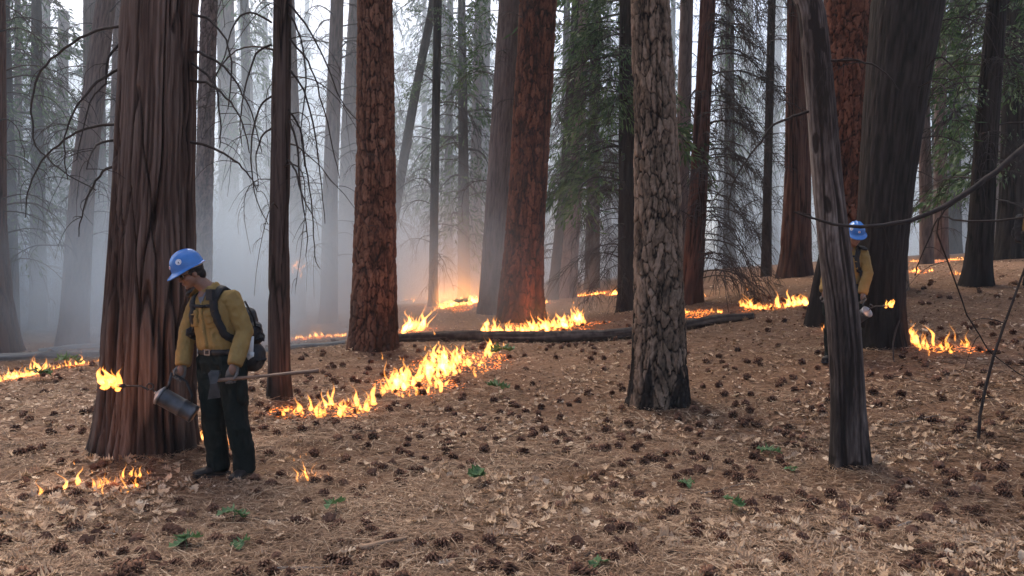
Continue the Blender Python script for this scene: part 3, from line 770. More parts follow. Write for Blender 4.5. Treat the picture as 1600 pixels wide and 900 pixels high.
log('fallen_log', [(612, 538, 15.4, 12), (700, 535, 15.2, 16), (820, 530, 15, 18), (990, 524, 14.8, 18), (1075, 517, 14.5, 16), (1140, 502, 14.2, 13), (1178, 494, 14.0, 9)], 'long charred log lying between the plated pines', 'bark_charred_log', .55, 5, dz=.02)
log('fallen_log', [(380, 546, 15.2, 10), (460, 542, 15.4, 11), (540, 539, 15.6, 10)], 'ash-grey log end in smoke behind the slender cedar', 'bark_ash_log', .4, 6, dz=-.04)
log('fallen_log', [(-40, 560, 15.5, 18), (60, 555, 15.6, 18), (175, 551, 15.8, 16)], 'ash-grey log in blue smoke behind the massive cedar', 'bark_ash_log', .5, 7, dz=-.06)
log('fallen_branch', [(60, 545, 17.0, 7), (110, 546, 17.2, 9), (170, 540, 17.3, 8)], 'thin ash-covered limb lying beyond the smoky log', 'bark_ash_log', .1, 8, cat='branch')
# stubs that stand on the charred log are broken limbs
_sd = ground_at(1274, 508).y
T['stump'] = tree('burnt_stump', _sd, [(1276, 512, 40), (1279, 480, 30), (1284, 420, 20), (1288, 385, 9), (1289, 365, 3)], 'snag', 'bark_dark', 'jagged burnt stump leaning behind the silver snag', top=.5, cat='stump', root=.3, char=(.2, 1.0, .9), seed=151, depth=2.)
# an unseen trunk past the frame edge carries the big dead limb
T['limb'] = tree('incense_cedar', 6.6, [(1700, 700, 90), (1702, 300, 74), (1705, 0, 68)], 'cedar', 'bark_dark', 'dark cedar outside the view that carries the crossing dead limb', top=12, seed=161, res=.5)
pixel_branch('limb', [(1672, 190), (1600, 232), (1540, 280), (1470, 325), (1410, 347), (1345, 354), (1290, 347), (1240, 330)], (6.5, 5.6), .030, .006, 3, 96)
pixel_branch('limb', [(1672, 330), (1560, 345), (1500, 345), (1466, 342), (1440, 400), (1430, 430)], (6.5, 7.5), .010, .005, 2, 97)
pixel_branch('limb', [(1530, 292), (1466, 345), (1490, 430), (1520, 510), (1560, 560), (1620, 600)], (6.2, 6.8), .008, .004, 2, 98)
def sapling(px, label, depth, r0):
    b0 = ground_at(*px[0]); o = thing('dead_sapling', b0, label, 'sapling'); pts = []
    for i, (x, y) in enumerate(px):
        pts.append(at(x, y, b0.y + depth * i / (len(px) - 1)) - b0)
    pts[0].z = -.05
    lines = [(pts, r0, r0 * .5)]; r = random.Random(px[0][0])
    for k in range(4): lines.append((droop_line(r, pts[r.randrange(2, len(pts))], r.uniform(0, 6.28), .35, .4, .4, 6), .005, .002))
    tubes_np(lines, 6).build('stem', MATS['dead_twig'], o)
sapling([(1528, 692), (1531, 650), (1541, 600), (1553, 555), (1570, 505), (1590, 450), (1612, 390), (1640, 320)], 'thin bowed dead sapling stem rising from the litter on the bank', .1, .016)

# ------------------------------------------------------------------ smoke and haze
def volume_mat(name, color, density, aniso=.2):
    m = bpy.data.materials.new(name); m.use_nodes = True; nt = m.node_tree
    nt.nodes.remove(nt.nodes['Principled BSDF'])
    v = nt.nodes.new('ShaderNodeVolumePrincipled'); v.inputs['Color'].default_value = tuple(color) + (1,)
    v.inputs['Density'].default_value = density; v.inputs['Anisotropy'].default_value = aniso
    nt.links.new(v.outputs[0], nt.nodes['Material Output'].inputs['Volume'])
    return m, v
g = Geo(); g.box((0, 135, 12), (310, 235, 18.5))
hz = g.build('haze', volume_mat('thin_forest_haze', (.88, .94, 1), .0009)[0], smooth=False)
tag(hz, 'thin even smoke haze hanging through the whole forest', kind='stuff')

sm_m, sv = volume_mat('wood_smoke', (.585, .675, .755), .1, .3)
n = sm_m.node_tree.nodes; l = sm_m.node_tree.links
tc = n.new('ShaderNodeTexCoord'); sep = n.new('ShaderNodeSeparateXYZ'); l.new(tc.outputs['Object'], sep.inputs[0])
def mr(src, a, b_, lo, hi):
    m = n.new('ShaderNodeMapRange'); m.interpolation_type = 'SMOOTHSTEP'
    for i, v in enumerate((a, b_, lo, hi)): m.inputs[i + 1].default_value = v
    l.new(src, m.inputs[0]); return m.outputs[0]
def op(o, a, b_=None):
    m = n.new('ShaderNodeMath'); m.operation = o
    for i, v in enumerate((a, b_)):
        if v is None: continue
        if isinstance(v, (int, float)): m.inputs[i].default_value = v
        else: l.new(v, m.inputs[i])
    return m.outputs[0]
nz = n.new('ShaderNodeTexNoise'); nz.inputs['Scale'].default_value = .19; nz.inputs['Detail'].default_value = 4; nz.inputs['Roughness'].default_value = .6
mpv = n.new('ShaderNodeMapping'); mpv.inputs['Scale'].default_value = (1, .8, .55); l.new(tc.outputs['Object'], mpv.inputs[0])
l.new(mpv.outputs[0], nz.inputs['Vector'])
puff = mr(nz.outputs[0], .40, .61, .05, 2.4)
Xo, Yo, Zo = sep.outputs
left = mr(Xo, 3.5, -2.5, .0, 1.)
bank = op('MULTIPLY', op('MULTIPLY', left, mr(Yo, 13, 22, 0, .085)), mr(Zo, 1, 6.5, 1.2, .14))
low = op('MULTIPLY', op('MULTIPLY', mr(Xo, -1, -7, 0, 1.), mr(Yo, 13.5, 17, 0, .24)), mr(Zo, .3, 4.0, 1, 0))
back = op('MULTIPLY', mr(Yo, 25, 38, 0, .05), mr(Zo, 2, 12, 1.2, .6))
tot = op('MULTIPLY', op('ADD', op('ADD', bank, low), back), puff)
l.new(tot, sv.inputs['Density'])
g = Geo(); g.box((-5, 38, 6.3), (45, 28, 9.6))
smk = g.build('smoke', sm_m, smooth=False)
tag(smk, 'drifting blue-white wood smoke filling the woods behind the fires', kind='stuff')

# ------------------------------------------------------------------ fires
def flame_mat(name, strength):
    """glowing gas: light given off through the depth of the flame"""
    m = bpy.data.materials.new(name); m.use_nodes = True; nt = m.node_tree
    nt.nodes.remove(nt.nodes['Principled BSDF'])
    e = nt.nodes.new('ShaderNodeEmission'); e.inputs[0].default_value = (1, .34, .06, 1); e.inputs[1].default_value = strength
    nt.links.new(e.outputs[0], nt.nodes['Material Output'].inputs['Volume'])
    return m
FLAME = {k: flame_mat('flame_' + k, s) for k, s in (('tiny', 110), ('small', 62), ('medium', 38), ('big', 25))}
em = bpy.data.materials.new('ember_bed'); em.use_nodes = True
n = em.node_tree.nodes; l = em.node_tree.links; b = n['Principled BSDF']
b.inputs['Base Color'].default_value = (.02, .016, .014, 1); b.inputs['Roughness'].default_value = .95
tc = n.new('ShaderNodeTexCoord'); t = n.new('ShaderNodeTexNoise'); t.inputs['Scale'].default_value = 26; t.inputs['Detail'].default_value = 4
l.new(tc.outputs['Object'], t.inputs['Vector']); r = n.new('ShaderNodeValToRGB'); l.new(t.outputs[0], r.inputs[0])
r.color_ramp.elements[0].position = .56; r.color_ramp.elements[0].color = (0, 0, 0, 1); r.color_ramp.elements[1].position = .68; r.color_ramp.elements[1].color = (1, .22, .03, 1)
l.new(r.outputs[0], b.inputs['Emission Color']); b.inputs['Emission Strength'].default_value = 2.5

def tongue(V, Fq, r, base, h, w, lean, seg=8, rings=12):
    """one licking tongue: a flattened, tapering, twisting closed shape"""
    o = len(V); ph, ph2 = r.uniform(0, 6.28), r.uniform(0, 6.28); amp = h * r.uniform(.08, .2); az = r.uniform(0, 6.28); flat = r.uniform(.45, .9)
    ca, sa = math.cos(az), math.sin(az); peak = r.uniform(.12, .35); fr = r.uniform(.8, 1.6)
    for i in range(rings):
        t = i / (rings - 1)
        prof = (t / peak) ** .6 if t < peak else ((1 - t) / (1 - peak)) ** r.uniform(1.05, 1.25)
        prof = max(.02, prof * (1 + .28 * math.sin(t * 11 + ph2)))
        cx = base[0] + lean[0] * h * t ** 1.4 + amp * math.sin(ph + t * 6.28 * fr) * t; cyy = base[1] + lean[1] * h * t + .6 * amp * math.cos(ph2 + t * 5) * t
        for k in range(seg):
            a = 2 * math.pi * k / seg; x, y = w * prof * math.cos(a), w * flat * prof * math.sin(a)
            V.append((cx + x * ca - y * sa, cyy + x * sa + y * ca, base[2] + h * t))
    for i in range(rings - 1):
        for k in range(seg):
            a, b_ = o + i * seg + k, o + i * seg + (k + 1) % seg
            Fq.append((a, b_, b_ + seg, a + seg))
    Fq.append(tuple(o + k for k in range(seg - 1, -1, -1))); Fq.append(tuple(o + (rings - 1) * seg + k for k in range(seg)))

def fire(front, hpx, label, dens=1., deep=.35, seed=0, power=1., size=None, lean=(-.15, 0), glow=True, ember=True, wid=.235, name='ground_fire', group='low fires creeping through the litter'):
    """front: pixels along the burning edge on the ground, hpx: height of the tallest flames in pixels"""
    r = random.Random(900 + seed); P = [ground_at(*p) for p in front]
    d = sum(p.y for p in P) / len(P); H = hpx * d / F
    c = sum(P, Vector()) / len(P); c.z = g1(c.x, c.y)
    o = thing(name, c, label, 'fire', group)
    if len(P) == 1: P = [P[0] + Vector((-.05, 0, 0)), P[0] + Vector((.05, 0, 0))]
    segl = [(P[i + 1] - P[i]).length for i in range(len(P) - 1)]; L = sum(segl)
    V, Fq = [], []
    nt_ = int(min(320, max(9, dens * (L / max(.05, H * .14)) * 4.6)))
    gust = [r.uniform(.12, 1) for _ in range(9)]
    for i in range(nt_):
        s = r.random() * L; u = s / max(L, 1e-6); k = 0
        while k < len(segl) - 1 and s > segl[k]: s -= segl[k]; k += 1
        p = P[k].lerp(P[k + 1], min(1, s / max(segl[k], 1e-6)))
        x, y = p.x + r.gauss(0, .05 * H), p.y + r.gauss(0, .5) * deep * 1.8 * min(1, H * 1.5)
        env = gust[int(u * 7.99)] * (1 - u * 8 % 1) + gust[int(u * 7.99) + 1] * (u * 8 % 1)
        if env < .34 and r.random() < .6: continue
        h = H * (.14 + .86 * r.random() ** 2.4 * env) if i > 2 else H * r.uniform(.8, 1)
        tongue(V, Fq, r, (x - c.x, y - c.y, g1(x, y) - c.z - .015), h, max(.006, min(h, H * .5) * wid * r.uniform(.35, 1.2)), (lean[0] + r.gauss(0, .18), lean[1] + r.gauss(0, .1)))
        if r.random() < .22:                                                    # a flamelet torn loose above its tongue
            tongue(V, Fq, r, (x - c.x + lean[0] * h + r.gauss(0, .06) * h, y - c.y, g1(x, y) - c.z + h * r.uniform(.8, 1.1)), h * .25, h * .035, lean, 6, 7)
    me = bpy.data.meshes.new('flames'); me.from_pydata(V, [], Fq); me.polygons.foreach_set('use_smooth', [True] * len(me.polygons))
    th = H * wid
    k = size or ('tiny' if th < .018 else 'small' if th < .035 else 'medium' if th < .07 else 'big')
    f = link('flames', me, FLAME[k], o); f['kind'] = 'stuff'
    if ember:
        kk = 28; vs_ = [(0, 0, .012)]; rx = max(x_.x for x_ in P) - min(x_.x for x_ in P); ry = max(x_.y for x_ in P) - min(x_.y for x_ in P)
        for ring in (.5, 1.):
            for j in range(kk):
                a = 2 * math.pi * j / kk; q = ring * r.uniform(.8, 1.15)
                x, y = math.cos(a) * (rx * .6 + H * .4) * q, math.sin(a) * (ry * .6 + deep * H * 1.2 + .08) * q
                vs_.append((x, y, g1(c.x + x, c.y + y) - c.z + (.014 if ring < 1 else -.01)))
        fs_ = [(0, 1 + j, 1 + (j + 1) % kk) for j in range(kk)] + [(1 + j, 1 + kk + j, 1 + kk + (j + 1) % kk, 1 + (j + 1) % kk) for j in range(kk)]
        vs_[0] = (0, 0, .014)
        me = bpy.data.meshes.new('ember_bed'); me.from_pydata(vs_, [], fs_); link('ember_bed', me, em, o)
    if glow:
        spots = [P[0].lerp(P[-1], t_) for t_ in (.12, .37, .63, .88)] if power > 1 else [c]
        for q in spots:
            la = bpy.data.lights.new('fire_glow', 'POINT'); la.energy = power * 9 * max(L, H) * H / len(spots); la.color = (1, .33, .07); la.shadow_soft_size = max(.05, H * .3)
            lo = bpy.data.objects.new('fire_glow', la); col.objects.link(lo); lo.parent = o; lo.location = (q.x - c.x, q.y - c.y + (.5 if power > 1 else 0), g1(q.x, q.y) - c.z + H * .6)
    return o
fire([(0, 598), (22, 592), (48, 588), (62, 584)], 38, 'bright low fire at the smoke edge beside a green seedling', 1.2, seed=1)
fire([(80, 578), (105, 574), (130, 570), (158, 566)], 20, 'thin string of flames leading to the massive cedar', .8, seed=2)
fire([(78, 768), (100, 764), (122, 762)], 44, 'sparse little flames burning litter before the massive cedar', 1.0, seed=3, wid=.15, power=.3, ember=False)
fire([(145, 768), (170, 758), (198, 752), (220, 760), (190, 772), (160, 774)], 44, 'ring of small separate flames around a smouldering cone', 1.0, seed=4, wid=.14, power=.3, ember=False)
fire([(302, 693), (316, 690), (330, 690)], 44, 'fire glowing between the massive cedar and the worker', 1.3, seed=5)
fire([(352, 700), (362, 698)], 28, 'small flames seen between the trouser legs of the worker', 1., seed=6)
fire([(424, 642), (455, 650), (490, 646)], 36, 'flames licking round the foot of the slender cedar', 1.1, seed=7)
fire([(500, 645), (540, 640), (586, 636)], 48, 'tall bright flames in the open litter near the slender cedar', 1.4, .5, seed=8)
fire([(594, 604), (630, 602), (670, 594), (706, 584)], 60, 'biggest white-hot blaze in the open litter', 1.7, .8, seed=9)
fire([(665, 566), (700, 572), (740, 566), (785, 552)], 46, 'blaze with leafy twigs in it before the charred log', 1.6, .8, seed=10)
fire([(628, 521), (645, 519), (664, 514)], 50, 'leaping flames beyond the log next to the orange pine', 1.3, seed=11, lean=(.25, 0))
fire([(752, 523), (800, 524), (850, 518), (880, 512), (912, 500)], 38, 'flames wrapping the foot of the reddish plated pine', 1.5, .6, seed=12)
fire([(680, 482), (705, 479), (735, 476), (754, 472)], 24, 'far flame line under the orange glow by the slim fir', 1.5, seed=13, power=11.)
fire([(628, 470), (650, 468), (672, 468)], 10, 'dull red strip of far fire in thick smoke', 1., seed=14, power=20.)
fire([(452, 530), (480, 528), (510, 527), (542, 526)], 14, 'low flames along the ashy log in smoke', 1., seed=15)
fire([(845, 474), (860, 473)], 12, 'tiny far flames beside the slanting fir pole', 1., seed=16)
fire([(898, 464), (920, 462), (945, 459)], 10, 'thin far flame strip behind the hazy fir', 1.1, seed=17, power=26.)
fire([(954, 462), (965, 460)], 22, 'small upright far flame beside the dark fir', 1.2, seed=18)
fire([(1066, 490), (1090, 490), (1128, 489)], 15, 'low flames at the foot of the reddish leaning cedar', 1.2, seed=19)
fire([(1096, 465), (1101, 464)], 14, 'single small flame behind the reddish leaning cedar', 1., seed=20, ember=False)
fire([(1166, 484), (1190, 484), (1220, 481), (1264, 474)], 34, 'lively fire past the thin end of the charred log', 1.3, seed=21)
fire([(1432, 545), (1460, 547), (1490, 545), (1518, 542)], 44, 'open fire burning alone on the bank near the dark oak', .8, seed=22)
fire([(1284, 518), (1291, 517)], 14, 'little flame at the foot of the burnt stump', 1., seed=23, ember=False)
fire([(1402, 426), (1425, 426), (1458, 425)], 18, 'bright strip of fire on top of the bank', 1.4, seed=24)
fire([(1486, 428), (1498, 429), (1508, 428)], 12, 'small fire beside the flared dark cedar foot', 1.2, seed=25)
fire([(1400, 409), (1440, 409), (1480, 407), (1520, 406)], 9, 'long thin fire line along the skyline of the bank', 1.6, seed=26, power=1.)
fire([(1540, 406), (1562, 405)], 10, 'end of the skyline fire line by the stout dark cedar', 1.4, seed=27)
fire([(462, 745), (490, 748), (516, 744)], 36, 'small fire on a burning cone in bare litter', .9, seed=28, wid=.16, power=.3, ember=False, deep=.25)

# ------------------------------------------------------------------ forest floor litter
attr_mat('fallen_needles', 'tone', [(.05, (.038, .019, .011)), (.4, (.165, .090, .050)), (.75, (.32, .20, .118)), (1., (.48, .35, .23))], rough=.75, spec=.25)
attr_mat('dry_oak_leaf', 'tone', [(.0, (.26, .15, .085)), (.5, (.45, .30, .185)), (1., (.60, .46, .32))], rough=.7, spec=.2, info=.0, noise=.15, nscale=60, translucent=.15)
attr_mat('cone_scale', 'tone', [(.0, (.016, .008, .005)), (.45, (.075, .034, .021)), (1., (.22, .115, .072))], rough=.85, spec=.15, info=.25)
attr_mat('seedling_leaf', 'tone', [(.0, (.05, .105, .035)), (1., (.13, .22, .085))], rough=.55, spec=.3, translucent=.3)
NR = np.random.default_rng(5)
def strew(n, d0, d1, p=1.6, margin=1.18):
    """random ground points inside (and a little beside) the view, thinning with distance"""
    u = NR.random(n); d = (d0 ** (1 - p) + u * (d1 ** (1 - p) - d0 ** (1 - p))) ** (1 / (1 - p))
    x = (NR.random(n) * 2 - 1) * d * (800 / F) * margin
    return x, d
def needle_mesh(n, d0, d1, wmul, lmul=1.):
    x, y = strew(n, d0, d1)
    cl = fbm(x * 1.7, y * 1.7, None, 33, 3); keep = NR.random(n) < sstep(.25, .55, cl) * .75 + .25
    x, y, cl = x[keep], y[keep], cl[keep]; n = len(x)
    a = NR.random(n) * np.pi * 2 + fbm(x * .9, y * .9, None, 44, 2) * 3; L = NR.uniform(.07, .19, n) * lmul; bend = NR.normal(0, .25, n); w = NR.uniform(.0009, .0017, n) * wmul
    z = gz(x, y); V = np.empty((n, 6, 3)); h0 = NR.random(n) ** 2 * .03 + .004; tilt = NR.normal(0, .16, n)
    for i, t in enumerate((-.5, 0, .5)):
        aa = a + bend * t * 2; dx, dy = np.cos(aa), np.sin(aa)
        cx, cy2 = x + np.cos(a) * L * t, y + np.sin(a) * L * t + bend * L * (t * t) * .6
        cz = z + h0 + tilt * L * t + .006 * (1 - 4 * t * t)
        V[:, i * 2] = np.stack([cx - dy * w, cy2 + dx * w, cz], -1); V[:, i * 2 + 1] = np.stack([cx + dy * w, cy2 - dx * w, cz + w * .5], -1)
    b0 = (np.arange(n) * 6)[:, None]
    Fq = np.concatenate([b0 + np.array([[0, 1, 3, 2]]), b0 + np.array([[2, 3, 5, 4]])])
    tone = np.clip(NR.normal(.5, .24, n) + (cl - .5) * .5, 0, 1)
    return mesh_np('needles', V.reshape(-1, 3), Fq, False, {'tone': np.repeat(tone, 6)})
nl = link('needle_litter', needle_mesh(150000, 3.1, 7.5, 1.1), MATS['fallen_needles']); tag(nl, 'brown fallen pine needles matting the near forest floor', kind='stuff')
nl = link('needle_litter', needle_mesh(90000, 6.5, 18, 2.0, 1.1), MATS['fallen_needles']); tag(nl, 'brown fallen pine needles matting the floor under the trees', kind='stuff')

def fleck_mesh(n, d0, d1, size):
    """broken bits of leaf, bark and scale lying in the litter"""
    x, y = strew(n, d0, d1, 1.3); keep = NR.random(n) < sstep(.3, .65, fbm(x * 2.3, y * 2.3, None, 55, 3)) * .85 + .15
    x, y = x[keep], y[keep]; n = len(x); z = gz(x, y) + .01 + NR.random(n) * .02; a = NR.random(n) * 6.283; L = NR.uniform(.3, 1, n) * size; V = np.empty((n, 4, 3))
    for i, (u, v) in enumerate(((-1, -.2), (-.1, -.6), (1, .1), (.2, .65))):
        u = u * NR.uniform(.6, 1.2, n); v = v * NR.uniform(.5, 1.2, n)
        V[:, i] = np.stack([x + (np.cos(a) * u - np.sin(a) * v) * L, y + (np.sin(a) * u + np.cos(a) * v) * L, z + NR.normal(0, .28, n) * L], -1)
    f = (np.arange(n) * 4)[:, None] + np.arange(4)[None]
    return mesh_np('flecks', V.reshape(-1, 3), f, False, {'tone': np.repeat(np.clip(NR.normal(.5, .33, n), 0, 1), 4)})
attr_mat('litter_bits', 'tone', [(.05, (.035, .017, .01)), (.4, (.22, .115, .065)), (.7, (.45, .29, .18)), (1., (.62, .47, .33))], rough=.8, spec=.2)
nl = link('leaf_litter', fleck_mesh(42000, 3.1, 9, .018), MATS['litter_bits']); tag(nl, 'broken leaf and bark bits mixed into the near litter', kind='stuff')
nl = link('leaf_litter', fleck_mesh(36000, 8, 24, .034), MATS['litter_bits']); tag(nl, 'broken leaf and bark bits on the floor around the fires', kind='stuff')

def cone_mesh(seed, rows=8, per=7, name='pine_cone'):
    """an open pine cone lying on its side: core and rings of up-curved scales with tips"""
    r = random.Random(seed); V, Fq, tone = [], [], []
    def prof(t): return .034 * math.sin(math.pi * min(1, t * .92 + .10)) ** .75
    L = .085
    for i in range(rows):
        t = (i + .5) / rows; R_ = prof(t); k = per if rows > 5 else per
        for j in range(k):
            a = 2 * math.pi * (j + .5 * (i % 2)) / k + r.uniform(-.12, .12); ca, sa = math.cos(a), math.sin(a)
            x0 = L * (t - .5); w = R_ * 1.9 / k + .002; ri = R_ * .30; ro = R_ * r.uniform(.95, 1.35); xo = x0 + .012 + r.uniform(-.003, .003)
            def pt(x, rad, off): return (x, ca * rad - sa * off, sa * rad + ca * off)
            o = len(V); V += [pt(x0 - .004, ri, -w * .6), pt(x0 - .004, ri, w * .6), pt(xo, ro, w), pt(xo, ro, -w), pt(xo + .005, ro * .93, 0), pt(x0 + .010, ri, 0)]
            Fq += [(o, o + 1, o + 2, o + 3), (o + 3, o + 2, o + 4, o + 4), (o + 3, o + 4, o + 5, o), (o + 1, o + 5, o + 4, o + 2)]
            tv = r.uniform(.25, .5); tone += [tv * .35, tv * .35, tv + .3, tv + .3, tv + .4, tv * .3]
    Fq = [q if q[2] != q[3] else q[:3] for q in Fq]
    me = bpy.data.meshes.new(name); me.from_pydata(V, [], Fq); me.attributes.new('tone', 'FLOAT', 'POINT').data.foreach_set('value', tone)
    me.materials.append(MATS['cone_scale']); me.update(); return me
CONES = [cone_mesh(i) for i in range(4)]
xc, yc = strew(1700, 3.6, 17, .75)
ck = NR.random(len(xc)) < sstep(.3, .6, fbm(xc * .8, yc * .8, None, 71, 3)) * .8 + .2
xc, yc = xc[ck], yc[ck]
def clear(x, y):
    for rec in TREES:
        if (x - rec['base'].x) ** 2 + (y - rec['base'].y) ** 2 < (rec['r'][0] + .08) ** 2: return False
    return (x + 2.2) ** 2 + (y - 6.2) ** 2 > .3 ** 2
pts = sorted([(y, x) for x, y in zip(xc, yc) if clear(x, y)])
seen = [(y, x) for y, x in pts if abs(x / y) < 800 / F * .99 and at(800, 895, y).z < g1(x, y)]
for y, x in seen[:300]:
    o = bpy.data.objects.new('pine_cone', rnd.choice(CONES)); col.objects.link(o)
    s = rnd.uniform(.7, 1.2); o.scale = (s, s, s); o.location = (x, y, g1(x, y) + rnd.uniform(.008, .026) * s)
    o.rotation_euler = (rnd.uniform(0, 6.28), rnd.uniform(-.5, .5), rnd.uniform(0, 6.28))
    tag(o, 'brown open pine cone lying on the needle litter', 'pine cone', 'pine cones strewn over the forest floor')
def merged(meshes, places, name, material, label):
    """one object of many small alike pieces: places = [(x, y, z, scale, Euler)]"""
    Vs, Fs, Ts, o = [], [], [], 0
    data = []
    for me in meshes:
        me.calc_loop_triangles(); v = np.empty(len(me.vertices) * 3, np.float32); me.vertices.foreach_get('co', v)
        f = np.empty(len(me.loop_triangles) * 3, np.int32); me.loop_triangles.foreach_get('vertices', f); t = np.empty(len(me.vertices), np.float32)
        me.attributes['tone'].data.foreach_get('value', t); data.append((v.reshape(-1, 3), f.reshape(-1, 3), t))
    for x, y, z, s, e in places:
        v, f, t = rnd.choice(data); M = np.array(e.to_matrix()) * s
        Vs.append(v @ M.T + np.array([x, y, z])); Fs.append(f + o); Ts.append(np.clip(t + rnd.gauss(0, .12), 0, 1)); o += len(v)
    me = mesh_np(name, np.concatenate(Vs), np.concatenate(Fs), False, {'tone': np.concatenate(Ts)})
    return tag(link(name, me, MATS[material]), label, kind='stuff')
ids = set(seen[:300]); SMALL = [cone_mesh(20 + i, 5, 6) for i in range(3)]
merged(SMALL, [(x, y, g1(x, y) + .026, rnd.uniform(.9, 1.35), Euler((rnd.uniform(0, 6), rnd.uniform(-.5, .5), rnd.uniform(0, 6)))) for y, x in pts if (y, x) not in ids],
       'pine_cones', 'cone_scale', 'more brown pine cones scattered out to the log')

def leaf_mesh(seed, name='oak_leaf', curl=.13, lobes=4):
    r = random.Random(seed); L = .115; out = []
    k = lobes * 2 + 1
    left, right = [], []
    for i in range(k):
        t = .12 + .8 * i / (k - 1); w = (.036 if i % 2 else .019) * math.sin(math.pi * (t * .85 + .1)) ** .6
        for side, arr in ((1, left), (-1, right)): arr.append((L * (t + (.05 if i % 2 else -.01)), side * w * r.uniform(.8, 1.2)))
    mid = [(L * (.12 + .8 * i / (k - 1)), 0) for i in range(k)]
    pts2 = [(0, 0)] + mid + left + right + [(L, 0)]; cz = r.uniform(-1, 1) * curl; cw = r.uniform(.3, 1.) * curl
    def z(x, y): return cz * 3 * (x - L / 2) ** 2 / L + cw * 9 * y * y / L * 4 + .004 * math.sin(x * 70 + seed)
    V = [(x - L / 2, y, z(x, y)) for x, y in pts2]; f = []; m0, l0, r0, tip = 1, 1 + k, 1 + 2 * k, 1 + 3 * k
    f += [(0, l0, m0), (0, m0, r0)]
    for i in range(k - 1): f += [(m0 + i, l0 + i, l0 + i + 1, m0 + i + 1), (m0 + i, m0 + i + 1, r0 + i + 1, r0 + i)]
    f += [(m0 + k - 1, l0 + k - 1, tip), (m0 + k - 1, tip, r0 + k - 1)]
    me = bpy.data.meshes.new(name); me.from_pydata(V, [], f); me.attributes.new('tone', 'FLOAT', 'POINT').data.foreach_set('value', [min(1, max(0, r.gauss(.5, .3)))] * len(V)); me.update(); return me
LEAVES = [leaf_mesh(i) for i in range(8)]
for me in LEAVES: me.materials.append(MATS['dry_oak_leaf'])
xl, yl = strew(7000, 3.3, 15, 1.3)
patch = fbm(xl * .7, yl * .7, None, 81, 3) + .10 * np.clip(xl / yl * 2, -.7, 1)
lk = NR.random(len(xl)) < sstep(.42, .68, patch) * .9 + .10
lp = sorted([(y, x) for x, y in zip(xl[lk], yl[lk])])
lseen = [(y, x) for y, x in lp if abs(x / y) < 800 / F * .99 and at(800, 897, y).z < g1(x, y)]
for y, x in lseen[:300]:
    o = bpy.data.objects.new('oak_leaf', rnd.choice(LEAVES)); col.objects.link(o); s = rnd.uniform(.55, 1.05); o.scale = (s, s * rnd.uniform(.8, 1.2), s)
    o.location = (x, y, g1(x, y) + .012 + rnd.random() * .012); o.rotation_euler = (rnd.gauss(0, .2), rnd.gauss(0, .2), rnd.uniform(0, 6.28))
    tag(o, 'dry tan lobed oak leaf fallen on the needle litter', 'leaf', 'dry oak leaves on the forest floor')
ids = set(lseen[:300])
merged(LEAVES, [(x, y, g1(x, y) + .012 + rnd.random() * .02, rnd.uniform(.55, 1.05), Euler((rnd.gauss(0, .25), rnd.gauss(0, .25), rnd.uniform(0, 6)))) for y, x in lp if (y, x) not in ids],
       'fallen_leaves', 'dry_oak_leaf', 'more dry oak leaves among the needles further back')

# sticks
mat('stick_wood', (.10, .07, .055), .9, var=.4, scale=20); mat('stick_pale', (.30, .185, .11), .85, var=.25, scale=18); mat('stick_grey', (.15, .125, .11), .9, var=.3, scale=18)
def stick(a, b_, rad, label, material='stick_wood', bend=.03, seed=0):
    A, B = ground_at(*a), ground_at(*b_); r = random.Random(seed + a[0]); L = (B - A).length; c = (A + B) / 2; pts_ = []
    for i in range(9):
        t = i / 8; p = A.lerp(B, t); p += Vector((r.gauss(0, bend * .3), r.gauss(0, bend * .3), 0)) * min(L, 1); p.z = g1(p.x, p.y) + rad * .8 + .012; pts_.append(p)
    g = Geo(); g.tube([p - c for p in pts_], [rad * (1.05 - .5 * i / 8) * r.uniform(.9, 1.1) for i in range(9)], 7)
    o = g.build('stick', MATS[material]); o.location = c; tag(o, label, 'stick')
stick((562, 866), (634, 852), .022, 'short stout pale stick with a broken end', 'stick_pale', .01)
stick((785, 693), (836, 655), .011, 'pale slanting stick in the open litter', 'stick_pale')
stick((322, 812), (528, 818), .008, 'long thin dark stick near the seedlings', 'dead_twig')
stick((570, 812), (640, 808), .007, 'short dark stick lying level', 'dead_twig')
stick((430, 897), (520, 893), .012, 'grey stick at the bottom edge of the picture', 'stick_grey')
stick((915, 878), (975, 846), .008, 'dark forked stick among oak leaves', 'dead_twig')
stick((1040, 868), (1145, 880), .009, 'dark stick under a green seedling', 'dead_twig')
stick((1095, 775), (1160, 760), .008, 'greyish stick beside the seedling', 'stick_grey')
stick((960, 778), (1008, 772), .007, 'stubby dark stick before the grey plated pine', 'dead_twig')
stick((1212, 788), (1270, 787), .010, 'level dark stick before the snag foot', 'dead_twig')
stick((1390, 668), (1470, 652), .008, 'greyish twig on the slope past the snag', 'stick_grey')
stick((1400, 832), (1425, 822), .012, 'blue-grey stub of wood in the leaves', 'stick_grey')
stick((1538, 664), (1600, 676), .010, 'dark stick beside the dead sapling', 'dead_twig')
stick((1395, 590), (1500, 612), .007, 'thin twig trailing over the bank', 'dead_twig')
stick((0, 762), (40, 752), .010, 'dark stick at the edge of the litter by small flames', 'dead_twig')
stick((540, 676), (622, 678), .007, 'thin brown stick beyond the burning cone', 'stick_wood')
stick((670, 876), (705, 900), .007, 'short black twig near the pale stick', 'dead_twig')

